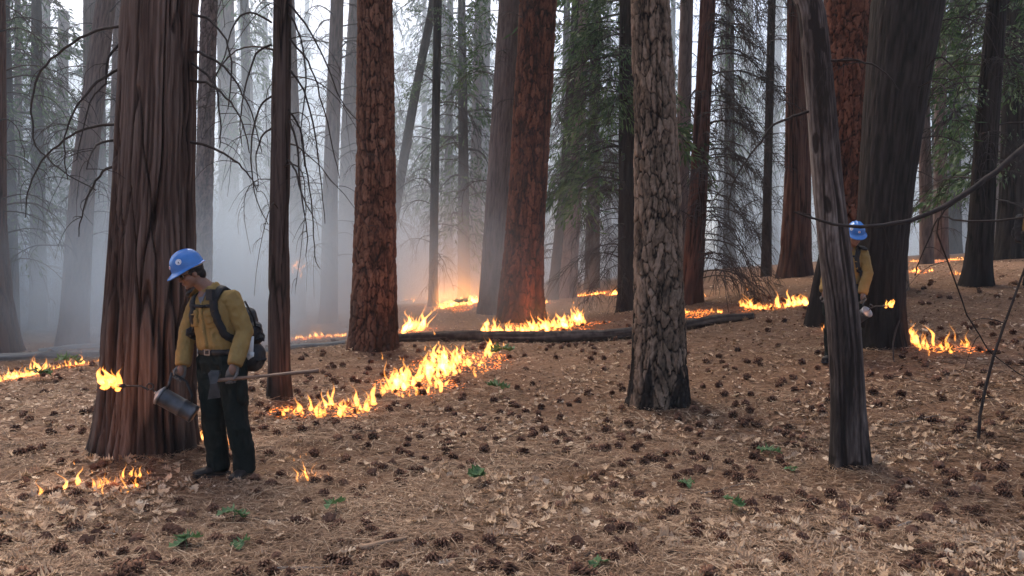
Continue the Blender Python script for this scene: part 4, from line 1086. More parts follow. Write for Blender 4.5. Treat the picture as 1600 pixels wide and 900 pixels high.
# green seedlings
mat('seedling_stem', (.10, .13, .05), .7)
GREEN = [leaf_mesh(60 + i, 'leaf', .12, 3) for i in range(4)]
for me in GREEN: me.materials.append(MATS['seedling_leaf'])
def seedling(px, py, hpx, nlv, label, s=1.):
    b0 = ground_at(px, py); H = hpx * b0.y / F; o = thing('green_seedling', b0, label, 'seedling'); r = random.Random(px)
    g = Geo(); top = Vector((r.uniform(-.03, .03), r.uniform(-.02, .02), H)); g.tube([(0, 0, -.02), top * .5 + Vector((.008, 0, 0)), top], [.003, .0025, .0018], 5); g.build('stem', MATS['seedling_stem'], o)
    for i in range(nlv):
        q = bpy.data.objects.new('leaf', r.choice(GREEN)); col.objects.link(q); q.parent = o
        a = r.uniform(0, 6.28); k = s * r.uniform(.9, 1.4); t = r.uniform(.7, 1); q.scale = (k, k * 1.3, k)
        q.location = top * t + Vector((math.cos(a), math.sin(a), 0)) * .058 * k; q.rotation_euler = (r.gauss(0, .3) - .1, r.uniform(-.2, .45), a)
seedling(757, 762, 28, 6, 'broad-leaved green seedling by itself in the middle litter', .95)
seedling(520, 806, 22, 4, 'small bluish seedling below the burning cone', .7)
seedling(362, 822, 24, 5, 'tall thin seedling in front of the worker', .7)
seedling(368, 862, 12, 3, 'tiny seedling beside a pine cone', .6)
seedling(290, 866, 22, 5, 'bright green seedling with wide lobed leaves', .8)
seedling(780, 622, 22, 5, 'seedling growing beyond the middle litter near the blaze', 1.3)
seedling(1140, 806, 26, 5, 'seedling with round leaves above a dark stick', .75)
seedling(1200, 716, 14, 4, 'pale seedling past the grey plated pine', .8)
seedling(1242, 742, 10, 3, 'pale tiny seedling near the snag foot', .6)
seedling(930, 897, 12, 3, 'seedling cut by the bottom edge of the picture', .7)
seedling(1075, 768, 14, 3, 'yellowish seedling beside dark cones', .6)
seedling(62, 598, 20, 7, 'leafy seedling standing in front of the smoke-edge fire', 1.5)
seedling(108, 574, 14, 5, 'leafy seedling along the thin string of flames', 1.6)
seedling(785, 560, 16, 7, 'leafy twig seedling leaning into the blaze before the log', 1.5)
seedling(725, 478, 8, 5, 'mossy green sprig below the far flame line', 2.)

# ------------------------------------------------------------------ people
mat('skin_tan', (.20, .105, .07), .55, spec=.35, var=.12, scale=25)
mat('hair_black', (.012, .010, .009), .6, var=.3, scale=60, bump=.4, bscale=120)
mat('shirt_yellow', (.24, .155, .054), .85, spec=.15, var=.10, scale=9, bump=.25, bscale=130)
mat('undershirt_grey', (.12, .13, .16), .9, var=.1, scale=20)
mat('trousers_green', (.011, .015, .013), .9, spec=.1, var=.25, scale=8, bump=.2, bscale=130)
mat('strap_black', (.012, .012, .013), .7, spec=.3, var=.2, scale=40)
mat('pack_black', (.014, .014, .016), .6, spec=.35, var=.3, scale=12, bump=.3, bscale=60)
mat('leather_black', (.018, .014, .012), .6, spec=.3, var=.3, scale=20, bump=.2, bscale=60)
mat('glove_grey', (.13, .115, .10), .85, var=.25, scale=30, bump=.3, bscale=90)
mat('helmet_blue', (.04, .16, .44), .22, spec=.55, var=.10, scale=14)
mat('emblem_white', (.75, .75, .75), .5); mat('emblem_dark', (.03, .03, .05), .5); mat('emblem_red', (.45, .05, .04), .5)
mat('band_cream', (.55, .50, .40), .7); mat('metal_steel', (.20, .20, .20), .5, metal=.7, var=.3, scale=14, bump=.15, bscale=60)
mat('metal_scuffed', (.07, .07, .072), .5, metal=.6, var=.45, scale=10, bump=.2, bscale=40)
mat('metal_dark', (.035, .033, .032), .5, metal=.6, var=.3, scale=20)
mat('handle_wood', (.17, .10, .065), .6, var=.3, scale=10); mat('lens_dark', (.008, .008, .009), .1, spec=.6); mat('lip', (.16, .07, .055), .5); mat('brass', (.35, .22, .08), .4, metal=.7)
mat('patch_white', (.62, .62, .60), .6)

S = 202.6; PX0, PY0 = 355, 745
def W(px, py, y=0.): return Vector(((px - PX0) / S, y, (PY0 - py) / S))
YAW = R(24); FW = Vector((-math.sin(YAW), -math.cos(YAW), 0)); LF = Vector((math.cos(YAW), -math.sin(YAW), 0)); UP = Vector((0, 0, 1))

def ribbon(bvh, pts_, width, thick, lift=.002, sub=6, closed=False):
    """a strap laid on a surface: points are pulled to it"""
    P = []
    n_ = len(pts_)
    for i in range(n_ if closed else n_ - 1):
        a, b_ = Vector(pts_[i]), Vector(pts_[(i + 1) % n_])
        for k in range(sub): P.append(a.lerp(b_, k / sub))
    if not closed: P.append(Vector(pts_[-1]))
    Q = []
    for p in P:
        hit, nrm, _, _ = bvh.find_nearest(p); Q.append((hit + nrm * lift, nrm))
    m = len(Q); vs_, fs_ = [], []
    for i, (p, nr) in enumerate(Q):
        t = (Q[(i + 1) % m if closed else min(i + 1, m - 1)][0] - Q[(i - 1) % m if closed else max(i - 1, 0)][0]).normalized(); sd_ = nr.cross(t).normalized() * width / 2
        vs_ += [p - sd_ - nr * .004, p + sd_ - nr * .004, p + sd_ * .94 + nr * thick, p - sd_ * .94 + nr * thick]
    for i in range(m if closed else m - 1):
        a, b_ = i * 4, ((i + 1) % m) * 4
        for k in range(4): fs_.append((a + k, a + (k + 1) % 4, b_ + (k + 1) % 4, b_ + k))
    if not closed: fs_ += [(3, 2, 1, 0), tuple((m - 1) * 4 + k for k in range(4))]
    g = Geo(); g.add(vs_, fs_); return g

def hand_grip(g, G, A, Wr, rh, flip=1):
    """palm, four fingers closing round a bar through G along A, thumb on the other side; Wr = wrist"""
    A = A.normalized(); u = (Wr - G); u = (u - A * u.dot(A)).normalized(); v = A.cross(u) * flip
    rr = rh + .0105
    def pt(phi, off, rad=rr): return G + (u * math.cos(phi) + v * math.sin(phi)) * rad + A * off
    fr = [.0092, .0100, .0097, .0082]; ln = [3.5, 3.95, 3.75, 3.2]
    for i in range(4):
        off = (i - 1.5) * .0205
        path = [Wr.lerp(pt(.5, off, rr + .016), .72), pt(.75, off, rr + .014), pt(1.35, off, rr + .006)] + [pt(1.35 + (ln[i] - 1.35) * k / 5, off) for k in range(1, 6)]
        g.tube(path, [.012, .0122, .0112] + [fr[i]] * 4 + [fr[i] * .8], 9); g.ell(path[-1], (fr[i] * .85,) * 3, None, 8, 6)
    # palm: a slab from the wrist to the knuckles
    k0 = pt(.7, 0, rr + .010)
    g.tube([Wr, Wr.lerp(k0, .4), Wr.lerp(k0, .8), k0], [(.028, .021), (.036, .019), (.043, .017), (.041, .013)], 14, ref=A)
    sd_ = 1
    tp = [Wr.lerp(k0, .25) + A * sd_ * .026, pt(.15, sd_ * .046, rr + .012), pt(-.55, sd_ * .048, rr + .004), pt(-1.15, sd_ * .040), pt(-1.7, sd_ * .030)]
    g.tube(tp, [.0135, .013, .0115, .0105, .008], 9); g.ell(tp[-1], (.008,) * 3, None, 8, 6)

def helmet(parent, M, C):
    """full-brim ridged hard hat; M columns = left, forward, up"""
    nA, nR = 48, 18; V = []
    def ribs(x, y): return sum(.006 * math.exp(-((x - c) / .011) ** 2) for c in (-.045, 0, .045))
    prof = []
    for i in range(nR):
        t = i / (nR - 1); prof.append((math.sin(t * math.pi / 2) ** .92, math.cos(t * math.pi / 2) ** .85 if t < 1 else 0))
    for j, (a_, h_) in enumerate(prof):
        for k in range(nA):
            a = 2 * math.pi * k / nA; x = math.sin(a) * .112 * a_; y = math.cos(a) * .134 * a_
            V.append((x, y, .138 * h_ + ribs(x, y) * (h_ > .3) * min(1, (h_ - .3) * 4)))
    for j in range(1, 5):
        for k in range(nA):
            a = 2 * math.pi * k / nA; fr = max(0, math.cos(a)) ** 1.6; ext = (.014 + .045 * fr) * j / 4
            V.append((math.sin(a) * (.112 + ext), math.cos(a) * (.134 + ext), -.004 - ext * (.30 + .28 * fr)))
    rows = nR + 4; fs_ = []
    for j in range(rows - 1):
        for k in range(nA):
            a, b_ = j * nA + k, j * nA + (k + 1) % nA; fs_.append((a, a + nA, b_ + nA, b_))
    nv = len(V); inner = [(x * .965, y * .965, z - .005) for x, y, z in V]; V2 = V + inner
    fs2 = fs_ + [tuple(i + nv for i in q[::-1]) for q in fs_]
    for k in range(nA):
        a, b_ = (rows - 1) * nA + k, (rows - 1) * nA + (k + 1) % nA; fs2.append((a, a + nv, b_ + nv, b_))
    g = Geo(); g.add([C + .93 * M @ Vector(v) for v in V2], fs2); h = g.build('helmet', MATS['helmet_blue'], parent)
    def disc(az, el, rad, mt, lift, sx=1., nm='emblem'):
        n_ = Vector((math.sin(az) * math.cos(el), math.cos(az) * math.cos(el), math.sin(el)))
        c = Vector((n_.x * .112, n_.y * .134, n_.z * .138)); nn = Vector((n_.x / .112, n_.y / .134, n_.z / .138)).normalized(); c += nn * (.004 + lift)
        s1 = Vector((0, 0, 1)).cross(nn).normalized(); s2 = nn.cross(s1); g = Geo(); vv = []
        for z_ in (0, .0015):
            vv += [C + .93 * M @ (c + s1 * rad * sx * math.cos(q * math.pi / 8) + s2 * rad * math.sin(q * math.pi / 8) + nn * (z_ - .003 * 0)) for q in range(16)]
        g.add(vv, [tuple(range(16, 32))] + [(q, (q + 1) % 16, 16 + (q + 1) % 16, 16 + q) for q in range(16)]); return g.build(nm, MATS[mt], h, False)
    disc(.95, .52, .024, 'emblem_white', .0); disc(.95, .52, .019, 'emblem_dark', .0012, .9, 'emblem_ring'); disc(.95, .52, .016, 'emblem_white', .0024, .95, 'emblem_ring'); disc(.95, .49, .009, 'emblem_dark', .0036, .55, 'emblem_mark')
    disc(0, .35, .015, 'emblem_white', .0); disc(0, .35, .009, 'emblem_red', .0012, 1, 'emblem_mark')
    g = Geo(); g.tube([C + .93 * M @ Vector((math.sin(a) * .098, math.cos(a) * .118, -.012 - .012 * max(0, -math.cos(a)))) for a in [2 * math.pi * k / 30 for k in range(31)]], [(.003, .013)] * 31, 8, ref=None)
    g.build('headband', MATS['band_cream'], parent)

def worker(loc, label):
    o = thing('person', loc, label, 'person', 'fire crew in yellow shirts and blue helmets')
    # joints
    pel = Vector((-.05, .02, .95)); neck = Vector((-.135, -.03, 1.44))
    shR, shL = Vector((-.238, .07, 1.37)), Vector((.072, -.08, 1.385))
    elR, wrR, haR = Vector((-.318, .05, 1.12)), Vector((-.318, -.045, .875)), Vector((-.338, -.085, .785))
    elL, wrL, haL = Vector((.165, -.07, 1.12)), Vector((.128, -.185, .895)), Vector((.105, -.225, .815))
    hiR, knR, anR = Vector((-.135, .055, .90)), Vector((-.112, .015, .47)), Vector((-.085, .055, .09))
    hiL, knL, anL = Vector((.045, -.03, .90)), Vector((.105, -.075, .47)), Vector((.148, -.02, .09))
    # head frame
    hy, hp = R(52), R(26)
    hf = Vector((-math.sin(hy) * math.cos(hp), -math.cos(hy) * math.cos(hp), -math.sin(hp)))
    hl = Vector((math.cos(hy), -math.sin(hy), 0)); hu = hf.cross(hl) * -1
    if hu.z < 0: hu = -hu
    M = Matrix((hl, hf, hu)).transposed()
    HC = Vector((-.238, -.085, 1.575))
    def H(x, y, z): return HC + .93 * M @ Vector((x, y, z))
    # the body, one continuous skin under the clothes
    g = Geo()
    g.ell(H(0, -.008, .035), (.073, .090, .088), M, 20, 14); g.ell(H(0, .022, -.035), (.060, .066, .068), M, 18, 12)
    g.ell(H(0, .052, -.082), (.034, .030, .026), M); g.ell(H(0, .080, -.096), (.018, .014, .014), M)
    g.tube([H(0, .082, .022), H(0, .098, -.008), H(0, .106, -.024), H(0, .09, -.034)], [.009, .012, .014, .010], 9)
    for s_ in (-1, 1):
        g.ell(H(s_ * .013, .090, -.028), (.009, .010, .008), M, 10, 8); g.ell(H(s_ * .038, .062, -.022), (.022, .022, .018), M, 12, 8)
        g.ell(H(s_ * .074, -.006, -.008), (.008, .019, .032), M, 12, 8); g.ell(H(s_ * .030, .076, .024), (.024, .012, .009), M, 10, 8)
    g.ell(H(0, .088, -.056), (.022, .012, .008), M, 12, 8); g.ell(H(0, .084, -.068), (.019, .012, .008), M, 12, 8)
    g.tube([H(0, -.028, -.02), H(0, -.025, -.085), neck + Vector((0, 0, .02)), neck - Vector((0, 0, .05))], [(.056, .060), (.055, .057), .062, .075], 16)
    g.tube([pel - UP * .05, pel + UP * .08, Vector((-.085, .0, 1.22)), Vector((-.105, -.01, 1.36)), neck], [(.14, .095), (.135, .09), (.16, .1), (.14, .085), (.05, .05)], 18, ref=LF)
    for a, b_, c in ((shR, elR, wrR), (shL, elL, wrL)): g.tube([a, b_, c], [.05, .042, .028], 12)
    for G_, Wr in ((haR, wrR), (haL, wrL)): g.ell((G_ + Wr) / 2, (.028, .02, .045), None, 12, 8)
    for a, b_, c in ((hiR, knR, anR), (hiL, knL, anL)): g.tube([a, b_, c - UP * .04], [.075, .055, .04], 12)
    link('body', g.remesh('body', .0055, 2), MATS['skin_tan'], o)
    g = Geo(); g.ell(H(0, .092, -.0565), (.020, .010, .0055), M, 12, 8); g.ell(H(0, .089, -.067), (.017, .009, .0055), M, 12, 8); g.build('lips', MATS['lip'], o)
    for s_ in (-1, 1):
        g = Geo(); g.ell(H(s_ * .032, .079, .004), (.012, .008, .008), M, 12, 8); g.build('eye', MATS['emblem_white'], o)
    # hair at the back and sides
    g = Geo(); g.ell(H(0, -.022, .035), (.080, .088, .092), M, 20, 14); g.ell(H(0, -.055, -.035), (.060, .050, .055), M, 16, 10)
    hm = g.remesh('hair', .007, 2); wrinkle(hm, .003, 90, 90, 90, 3); link('hair', hm, MATS['hair_black'], o)
    # glasses
    g = Geo()
    for s_ in (-1, 1): g.ell(H(s_ * .034, .090, .003), (.030, .010, .020), M, 16, 10)
    gl = g.build('glasses', MATS['lens_dark'], o)
    for s_ in (-1, 1):
        g = Geo(); g.tube([H(s_ * .060, .080, .008), H(s_ * .078, .04, .010), H(s_ * .083, -.01, .008)], [.0035] * 3, 6); g.build('temple', MATS['strap_black'], gl)
    helmet(o, M, H(0, .0, .058))
    # shirt
    g = Geo()
    sp = [(Vector((-.05, .015, .93)), .158, .110), (Vector((-.055, .012, .985)), .162, .115), (Vector((-.064, .008, 1.03)), .174, .128), (Vector((-.076, 0, 1.13)), .176, .126),
          (Vector((-.088, -.006, 1.25)), .184, .126), (Vector((-.096, -.008, 1.34)), .178, .112), (Vector((-.104, -.01, 1.40)), .150, .098), (Vector((-.118, -.02, 1.445)), .085, .078), (Vector((-.128, -.026, 1.47)), .072, .068)]
    g.tube([p for p, _, _ in sp], [(a, b_) for _, a, b_ in sp], 28, ref=LF)
    for s_, e_, w_ in ((shR, elR, wrR), (shL, elL, wrL)):
        inn = s_.lerp(Vector((-.1, -.008, 1.33)), .35)
        g.tube([inn, s_, s_.lerp(e_, .3), s_.lerp(e_, .7), e_, e_.lerp(w_, .35), e_.lerp(w_, .75), w_ + (e_ - w_).normalized() * .01], [.070, .063, .062, .059, .059, .058, .054, .048], 18)
    shirt_me = g.remesh('shirt', .0085, 4); wrinkle(shirt_me, .008, 13, 13, 7, 5); wrinkle(shirt_me, .005, 30, 30, 14, 8)
    sh_o = link('shirt', shirt_me, MATS['shirt_yellow'], o)
    bvh = BVHTree.FromPolygons([v.co.copy() for v in shirt_me.vertices], [tuple(p.vertices) for p in shirt_me.polygons])
    def front(a, z, dep=.3):                                # a point in front of the chest: a = metres to his left
        c = Vector((np.interp(z, [.95, 1.13, 1.34, 1.47], [-.055, -.076, -.096, -.128]), 0, z)); return c + LF * a + FW * dep
    def on(a, z):
        h_, nr, _, _ = bvh.ray_cast(front(a, z), -FW); return h_ if h_ is not None else front(a, z, .12)
    ribbon(bvh, [on(.0, z) for z in (1.01, 1.1, 1.2, 1.3, 1.36)], .034, .004).build('placket', MATS['shirt_yellow'], sh_o)
    for z in (1.04, 1.13, 1.22, 1.31):
        g = Geo(); p = on(.0, z); g.ell(p + FW * .006, (.006, .004, .006), None, 10, 6); g.build('button', MATS['brass'], sh_o)
    for a in (-.085, .085):
        pk = ribbon(bvh, [on(a, 1.165), on(a, 1.21), on(a, 1.265)], .105, .007).build('pocket', MATS['shirt_yellow'], sh_o)
        fl = ribbon(bvh, [on(a, 1.252), on(a, 1.285)], .112, .013).build('pocket_flap', MATS['shirt_yellow'], pk)
    for w_, e_ in ((wrR, elR), (wrL, elL)):
        dd = (e_ - w_).normalized(); g = Geo(); g.tube([w_ - dd * .012, w_ + dd * .01, w_ + dd * .045, w_ + dd * .06], [.050, .058, .060, .057], 18); c_ = g.remesh('cuff', .007, 2); wrinkle(c_, .004, 20, 20, 30, 4); link('cuff', c_, MATS['shirt_yellow'], sh_o)
    # collar wings and the grey undershirt in the open neck
    for s_ in (-1, 1):
        g = Geo(); vs_ = []
        bk = Vector((-.125, -.02, 1.50)) - FW * .062
        for t in (0, .33, .66, 1):
            a = s_ * (.085 * math.sin(t * 1.45)); f_ = -.06 + t * .135; zt = 1.505 - t * .055
            up_ = Vector((-.130, -.026, zt)) + LF * a * .84 + FW * f_; lo_ = Vector((-.126, -.024, zt - .042 - .022 * t)) + LF * (a * 1.18 + s_ * .006) + FW * (f_ + .018 + .012 * t)
            vs_ += [up_, lo_]
        n_ = len(vs_); inn = [v - FW * .006 - UP * .004 for v in vs_]
        q = [(2 * i, 2 * i + 1, 2 * i + 3, 2 * i + 2) for i in range(3)]
        g.add(vs_ + inn, q + [tuple(x + n_ for x in f_[::-1]) for f_ in q] + [(1, 1 + n_, 3 + n_, 3), (3, 3 + n_, 5 + n_, 5), (5, 5 + n_, 7 + n_, 7), (6, 7, 7 + n_, 6 + n_)])
        g.build('collar', MATS['shirt_yellow'], sh_o)
    g = Geo(); vs_ = [on(-.045, 1.43) + FW * .006, on(.045, 1.43) + FW * .006, on(.028, 1.375) + FW * .006, on(0, 1.335) + FW * .006, on(-.028, 1.375) + FW * .006]
    g.add(vs_ + [v - FW * .015 for v in vs_], [(0, 1, 2, 3, 4)] + [(i, 5 + i, 5 + (i + 1) % 5, (i + 1) % 5) for i in range(5)]); g.build('undershirt', MATS['undershirt_grey'], o, False)
    # trousers
    g = Geo()
    g.tube([pel + UP * .055 + Vector((-.003, 0, 0)), pel, pel - UP * .07, Vector((-.045, .012, .80))], [(.166, .120), (.176, .130), (.182, .138), (.150, .11)], 24, ref=LF)
    for h_, k_, a_ in ((hiR, knR, anR), (hiL, knL, anL)):
        g.tube([h_ + UP * .02, h_.lerp(k_, .25), h_.lerp(k_, .6), k_, k_.lerp(a_, .3), k_.lerp(a_, .65), a_ - UP * .045], [(.092, .108), (.093, .106), (.083, .092), (.076, .082), (.073, .080), (.072, .080), (.070, .084)], 18, ref=LF)
    for s_, k_ in ((1, hiL.lerp(knL, .55)), (-1, hiR.lerp(knR, .55))): g.ell(k_ + LF * s_ * .085 + UP * .0, (.030, .075, .10), None, 12, 8)
    tm = g.remesh('trousers', .009, 4); wrinkle(tm, .010, 11, 11, 6, 15); wrinkle(tm, .006, 26, 26, 14, 18); link('trousers', tm, MATS['trousers_green'], o)
    tb = BVHTree.FromPolygons([v.co.copy() for v in tm.vertices], [tuple(p.vertices) for p in tm.polygons])
    ring = [Vector((-.053, .015, .972)) + LF * (.175 * math.cos(q)) + FW * (.13 * math.sin(q)) for q in [2 * math.pi * k / 16 for k in range(16)]]
    be = ribbon(tb, ring, .042, .005, .006, 4, True).build('belt', MATS['leather_black'], o)
    g = Geo(); hb = tb.ray_cast(front(.0, .972), -FW)[0] or front(0, .972, .13); Mb = Matrix((LF, FW, UP)).transposed(); c_ = hb + FW * .014
    for q in ((-.024, 0, .003, .021), (.024, 0, .003, .021), (0, .019, .026, .003), (0, -.019, .026, .003)): g.box(c_ + LF * q[0] + UP * q[1], (q[2], .003, q[3]), Mb)
    g.build('buckle', MATS['metal_steel'], be, False)
    # boots
    for a_, az in ((anR, R(48)), (anL, R(12))):
        d_ = Vector((-math.sin(az), -math.cos(az), 0)); sd_ = Vector((math.cos(az), -math.sin(az), 0)); c_ = Vector((a_.x, a_.y, 0))
        g = Geo(); g.tube([c_ - d_ * .075 + UP * .045, c_ - d_ * .02 + UP * .05, c_ + d_ * .07 + UP * .045, c_ + d_ * .15 + UP * .038, c_ + d_ * .195 + UP * .034], [(.030, .030), (.040, .044), (.046, .040), (.048, .032), (.030, .022)], 16, ref=sd_)
        g.tube([c_ + UP * .05, c_ + UP * .12, c_ + UP * .2], [(.042, .05), (.042, .05), (.046, .052)], 14, ref=sd_)
        bo = link('boot', g.remesh('boot', .007, 3), MATS['leather_black'], o)
        g = Geo(); pr = [(-.085, .028), (-.06, .036), (0, .036), (.08, .048), (.15, .048), (.19, .034), (.208, .012)]
        outl = [c_ + d_ * x + sd_ * w_ for x, w_ in pr] + [c_ + d_ * x - sd_ * w_ for x, w_ in pr[::-1]]; m_ = len(outl)
        g.add([p + UP * -.012 for p in outl] + [p + UP * .020 for p in outl], [tuple(range(m_ - 1, -1, -1)), tuple(range(m_, 2 * m_))] + [(i, (i + 1) % m_, m_ + (i + 1) % m_, m_ + i) for i in range(m_)])
        g.build('sole', MATS['strap_black'], bo, False)
    return o, bvh, on, front, (haR, wrR, haL, wrL)

base1 = ground_at(355, 745); 
w1, bvh1, on1, front1, (haR, wrR, haL, wrL) = worker(base1, 'worker standing with lowered head, lit drip torch in one hand, axe in the other')

# the drip torch: canister, lid, spout with loop, handle
def world(p): return base1 + p
def torch(root_loc, label, w_parent):
    o = thing('drip_torch', root_loc, label, 'drip torch', 'drip torches of the fire crew')
    off = -(root_loc - base1)
    g = Geo()
    B, Tp = W(314, 644, -.115) , W(264, 613, -.15); ax = (Tp - B).normalized(); Lc = (Tp - B).length
    rc = .068
    def cyl(sts, seg=28): 
        g_ = Geo(); g_.tube([B + ax * s_ + off for s_, _ in sts], [r_ for _, r_ in sts], seg); return g_
    cyl([(0, .058), (.004, rc), (.02, rc + .002), (.024, rc), (.10, rc), (.104, rc + .0025), (.112, rc + .0025), (.116, rc), (Lc - .03, rc), (Lc - .006, rc - .004)]).build('canister', MATS['metal_scuffed'], o)
    lid = cyl([(Lc - .012, rc + .003), (Lc - .008, rc + .006), (Lc + .004, rc + .006), (Lc + .008, rc + .001), (Lc + .018, rc * .75), (Lc + .03, rc * .35), (Lc + .032, .004)]).build('lid', MATS['metal_steel'], o)
    g = Geo(); g.tube([B + ax * (Lc + .025) + off, B + ax * (Lc + .045) + off], [.014, .011], 10); g.build('filler_neck', MATS['metal_steel'], lid)
    n0 = B + ax * (Lc + .03); sp_ = [n0, n0 + ax * .03 + UP * .012]
    c_ = n0 + ax * .045 + UP * .03
    for q in range(9):
        a = -1.9 + q * .78; sp_.append(c_ + Vector((math.cos(a) * .024, -.012 * q / 4, math.sin(a) * .024)))
    tip = W(213, 597, -.2); sp_ += [c_.lerp(tip, .35), c_.lerp(tip, .7), tip]
    g = Geo(); g.tube([p + off for p in sp_], [.007] * len(sp_), 9); g.build('spout', MATS['metal_dark'], o)
    g = Geo(); dd = (tip - c_).normalized(); g.tube([tip - dd * .01 + off, tip + dd * .045 + off], [.016, .014], 12); g.build('wick_nozzle', MATS['metal_dark'], o)
    A0 = B + ax * (Lc - .015); up2 = (UP - ax * UP.dot(ax)).normalized()
    hd = [A0 + up2 * rc, A0 + up2 * (rc + .035) + ax * .0, haR + ax * .055, haR, haR - ax * .07, B + ax * (Lc - .20) + up2 * (rc + .05), B + ax * (Lc - .225) + up2 * (rc + .0)]
    g = Geo(); g.tube([p + off for p in hd], [(.011, .006)] * len(hd), 10); g.build('handle', MATS['metal_dark'], o)
    return o, tip + dd * .03, ax
tr, tip1, tax = torch(base1 + Vector((-.35, -.1, .5)), 'scuffed steel drip torch with burning wick held by the standing worker', None)

def gloves(o):
    g = Geo(); hand_grip(g, haR, tax, wrR, .010); g.tube([wrR + (wrR - haR).normalized() * .05, wrR], [.044, .036], 14)
    m_ = g.remesh('glove', .0045, 2); link('glove', m_, MATS['glove_grey'], o)
    g = Geo(); hand_grip(g, haL, TOOL_AX, wrL, .016, -1); g.tube([wrL + (wrL - haL).normalized() * .05, wrL], [.044, .036], 14)
    m_ = g.remesh('glove', .0045, 2); link('glove', m_, MATS['glove_grey'], o)
t0, t1 = W(355, 588, -.235), W(511, 576, -.10)
haL = haL.copy(); TOOL_AX = (t1 - t0).normalized(); k_ = (haL.x - t0.x) / TOOL_AX.x; haL = t0 + TOOL_AX * k_
gloves(w1)
# the firefighter's axe: head with blade and pick, wooden handle
ax_o = thing('fire_axe', base1 + haL, 'long-handled fire axe with wooden handle in the worker\'s gloved hand', 'axe')
g = Geo(); n_ = 10
g.tube([t0 - haL - TOOL_AX * .03 + (t1 - t0) * i / n_ for i in range(n_ + 1)], [(.013 + .002 * math.sin(i), .017) for i in range(n_)] + [(.018, .02)], 12); g.build('handle', MATS['handle_wood'], ax_o)
sdw = Vector((0, -1, 0)); e1 = UP
hd = Geo(); prof_ = [(-.052, .055), (-.03, .078), (.03, .072), (.034, .04), (.016, -.02), (.036, -.13), (-.055, -.135), (-.03, -.02), (-.042, .03)]
th_ = [.006, .01, .012, .016, .02, .003, .003, .02, .012]
vs_ = [t0 - haL + TOOL_AX * x + e1 * z + sdw * t for (x, z), t in zip(prof_, th_)] + [t0 - haL + TOOL_AX * x + e1 * z - sdw * t for (x, z), t in zip(prof_, th_)]
m_ = len(prof_); hd.add(vs_, [tuple(range(m_)), tuple(range(2 * m_ - 1, m_ - 1, -1))] + [(i, m_ + i, m_ + (i + 1) % m_, (i + 1) % m_) for i in range(m_)]); hd.build('head', MATS['metal_scuffed'], ax_o, False)

# the pack on his back with harness straps
def backpack(bvh, on, front):
    o = thing('backpack', base1, 'black fire pack with harness straps worn by the torch worker', 'backpack', 'packs of the fire crew')
    c_ = W(400, 538, .10); Mb = Matrix((LF, -FW, UP)).transposed()
    g = Geo(); bc = Vector((-.02, .2, 1.08)) + LF * .10
    for z, a, d_ in ((-.28, .11, .07), (-.2, .13, .10), (0, .13, .11), (.12, .12, .10), (.22, .09, .07)): pass
    g.tube([bc + UP * z for z in (-.27, -.24, -.12, 0, .12, .19, .22)], [(.09, .06), (.125, .09), (.135, .10), (.135, .10), (.12, .09), (.10, .075), (.06, .045)], 20, ref=LF)
    g.ell(bc + LF * .12 + UP * -.16, (.06, .09, .11), Mb, 14, 10); g.ell(bc + LF * .13 + UP * .02, (.045, .075, .085), Mb, 14, 10); g.ell(bc - FW * .09 + UP * -.10, (.1, .05, .12), Mb, 14, 10)
    pm = g.remesh('bag', .010, 3); wrinkle(pm, .014, 9, 9, 9, 25); bag = link('bag', pm, MATS['pack_black'], o)
    pb = BVHTree.FromPolygons([v.co.copy() for v in pm.vertices], [tuple(p.vertices) for p in pm.polygons])
    ribbon(pb, [W(401, 535, -.3), W(409, 543, -.3), W(414, 551, -.3)], .055, .004, .004).build('reflective_patch', MATS['patch_white'], bag)
    for z in (-.05, -.2): ribbon(pb, [bc + LF * .3 + FW * .08 + UP * z, bc + LF * .3 - FW * .02 + UP * z, bc + LF * .25 - FW * .15 + UP * z], .025, .005, .003).build('compression_strap', MATS['strap_black'], bag)
    for s_, nm in ((.115, 1), (-.115, 0)):
        back = Vector((-.09, 0, 1.36)) + LF * s_ - FW * .14; low_ = Vector((-.07, 0, 1.08)) + LF * s_ * 1.55 + FW * .0
        top_ = Vector((-.1, -.01, 1.46)) + LF * s_ * .95
        ribbon(bvh, [back - UP * .12, back, top_ - FW * .05, top_ + FW * .02, on(s_ * .95, 1.37), on(s_ * .95, 1.30), on(s_ * 1.1, 1.2), low_ + FW * .11 + UP * .03, low_ + UP * -.02], .058, .016, .003, 5).build('shoulder_strap', MATS['strap_black'], o)
    ribbon(bvh, [on(-.11, 1.325), on(-.05, 1.322), on(.0, 1.32), (on(.05, 1.322)), on(.11, 1.325)], .024, .012, .006, 5).build('sternum_strap', MATS['strap_black'], o)
    g = Geo(); q = on(.10, 1.405); g.box(q + FW * .022 + UP * .004, (.032, .014, .042), Matrix((LF, FW, UP)).transposed()); g.build('radio_pouch', MATS['pack_black'], o, False)
    g = Geo(); g.ell(Vector((-.27, .03, 1.425)) , (.06, .045, .022), Matrix.Rotation(-.45, 3, 'Y'), 12, 8); g.build('strap_pad', MATS['strap_black'], o)
    g = Geo(); g.tube([W(384, 470, .0), W(391, 482, -.01), W(396, 495, .02), W(397, 508, .05), W(394, 520, .08)], [.008] * 5, 9); g.build('drink_hose', MATS['strap_black'], o)
    for px, py, rr in ((398, 517, .035), (404, 527, .03)):
        g = Geo(); cc = W(px, py, .06); g.tube([cc + Vector((math.cos(a) * rr, .01 * math.sin(2 * a), math.sin(a) * rr)) for a in [6.2832 * k / 16 for k in range(17)]], [.008] * 17, 7); g.build('carry_loop', MATS['strap_black'], o)
    return o
pk = backpack(bvh1, on1, front1)

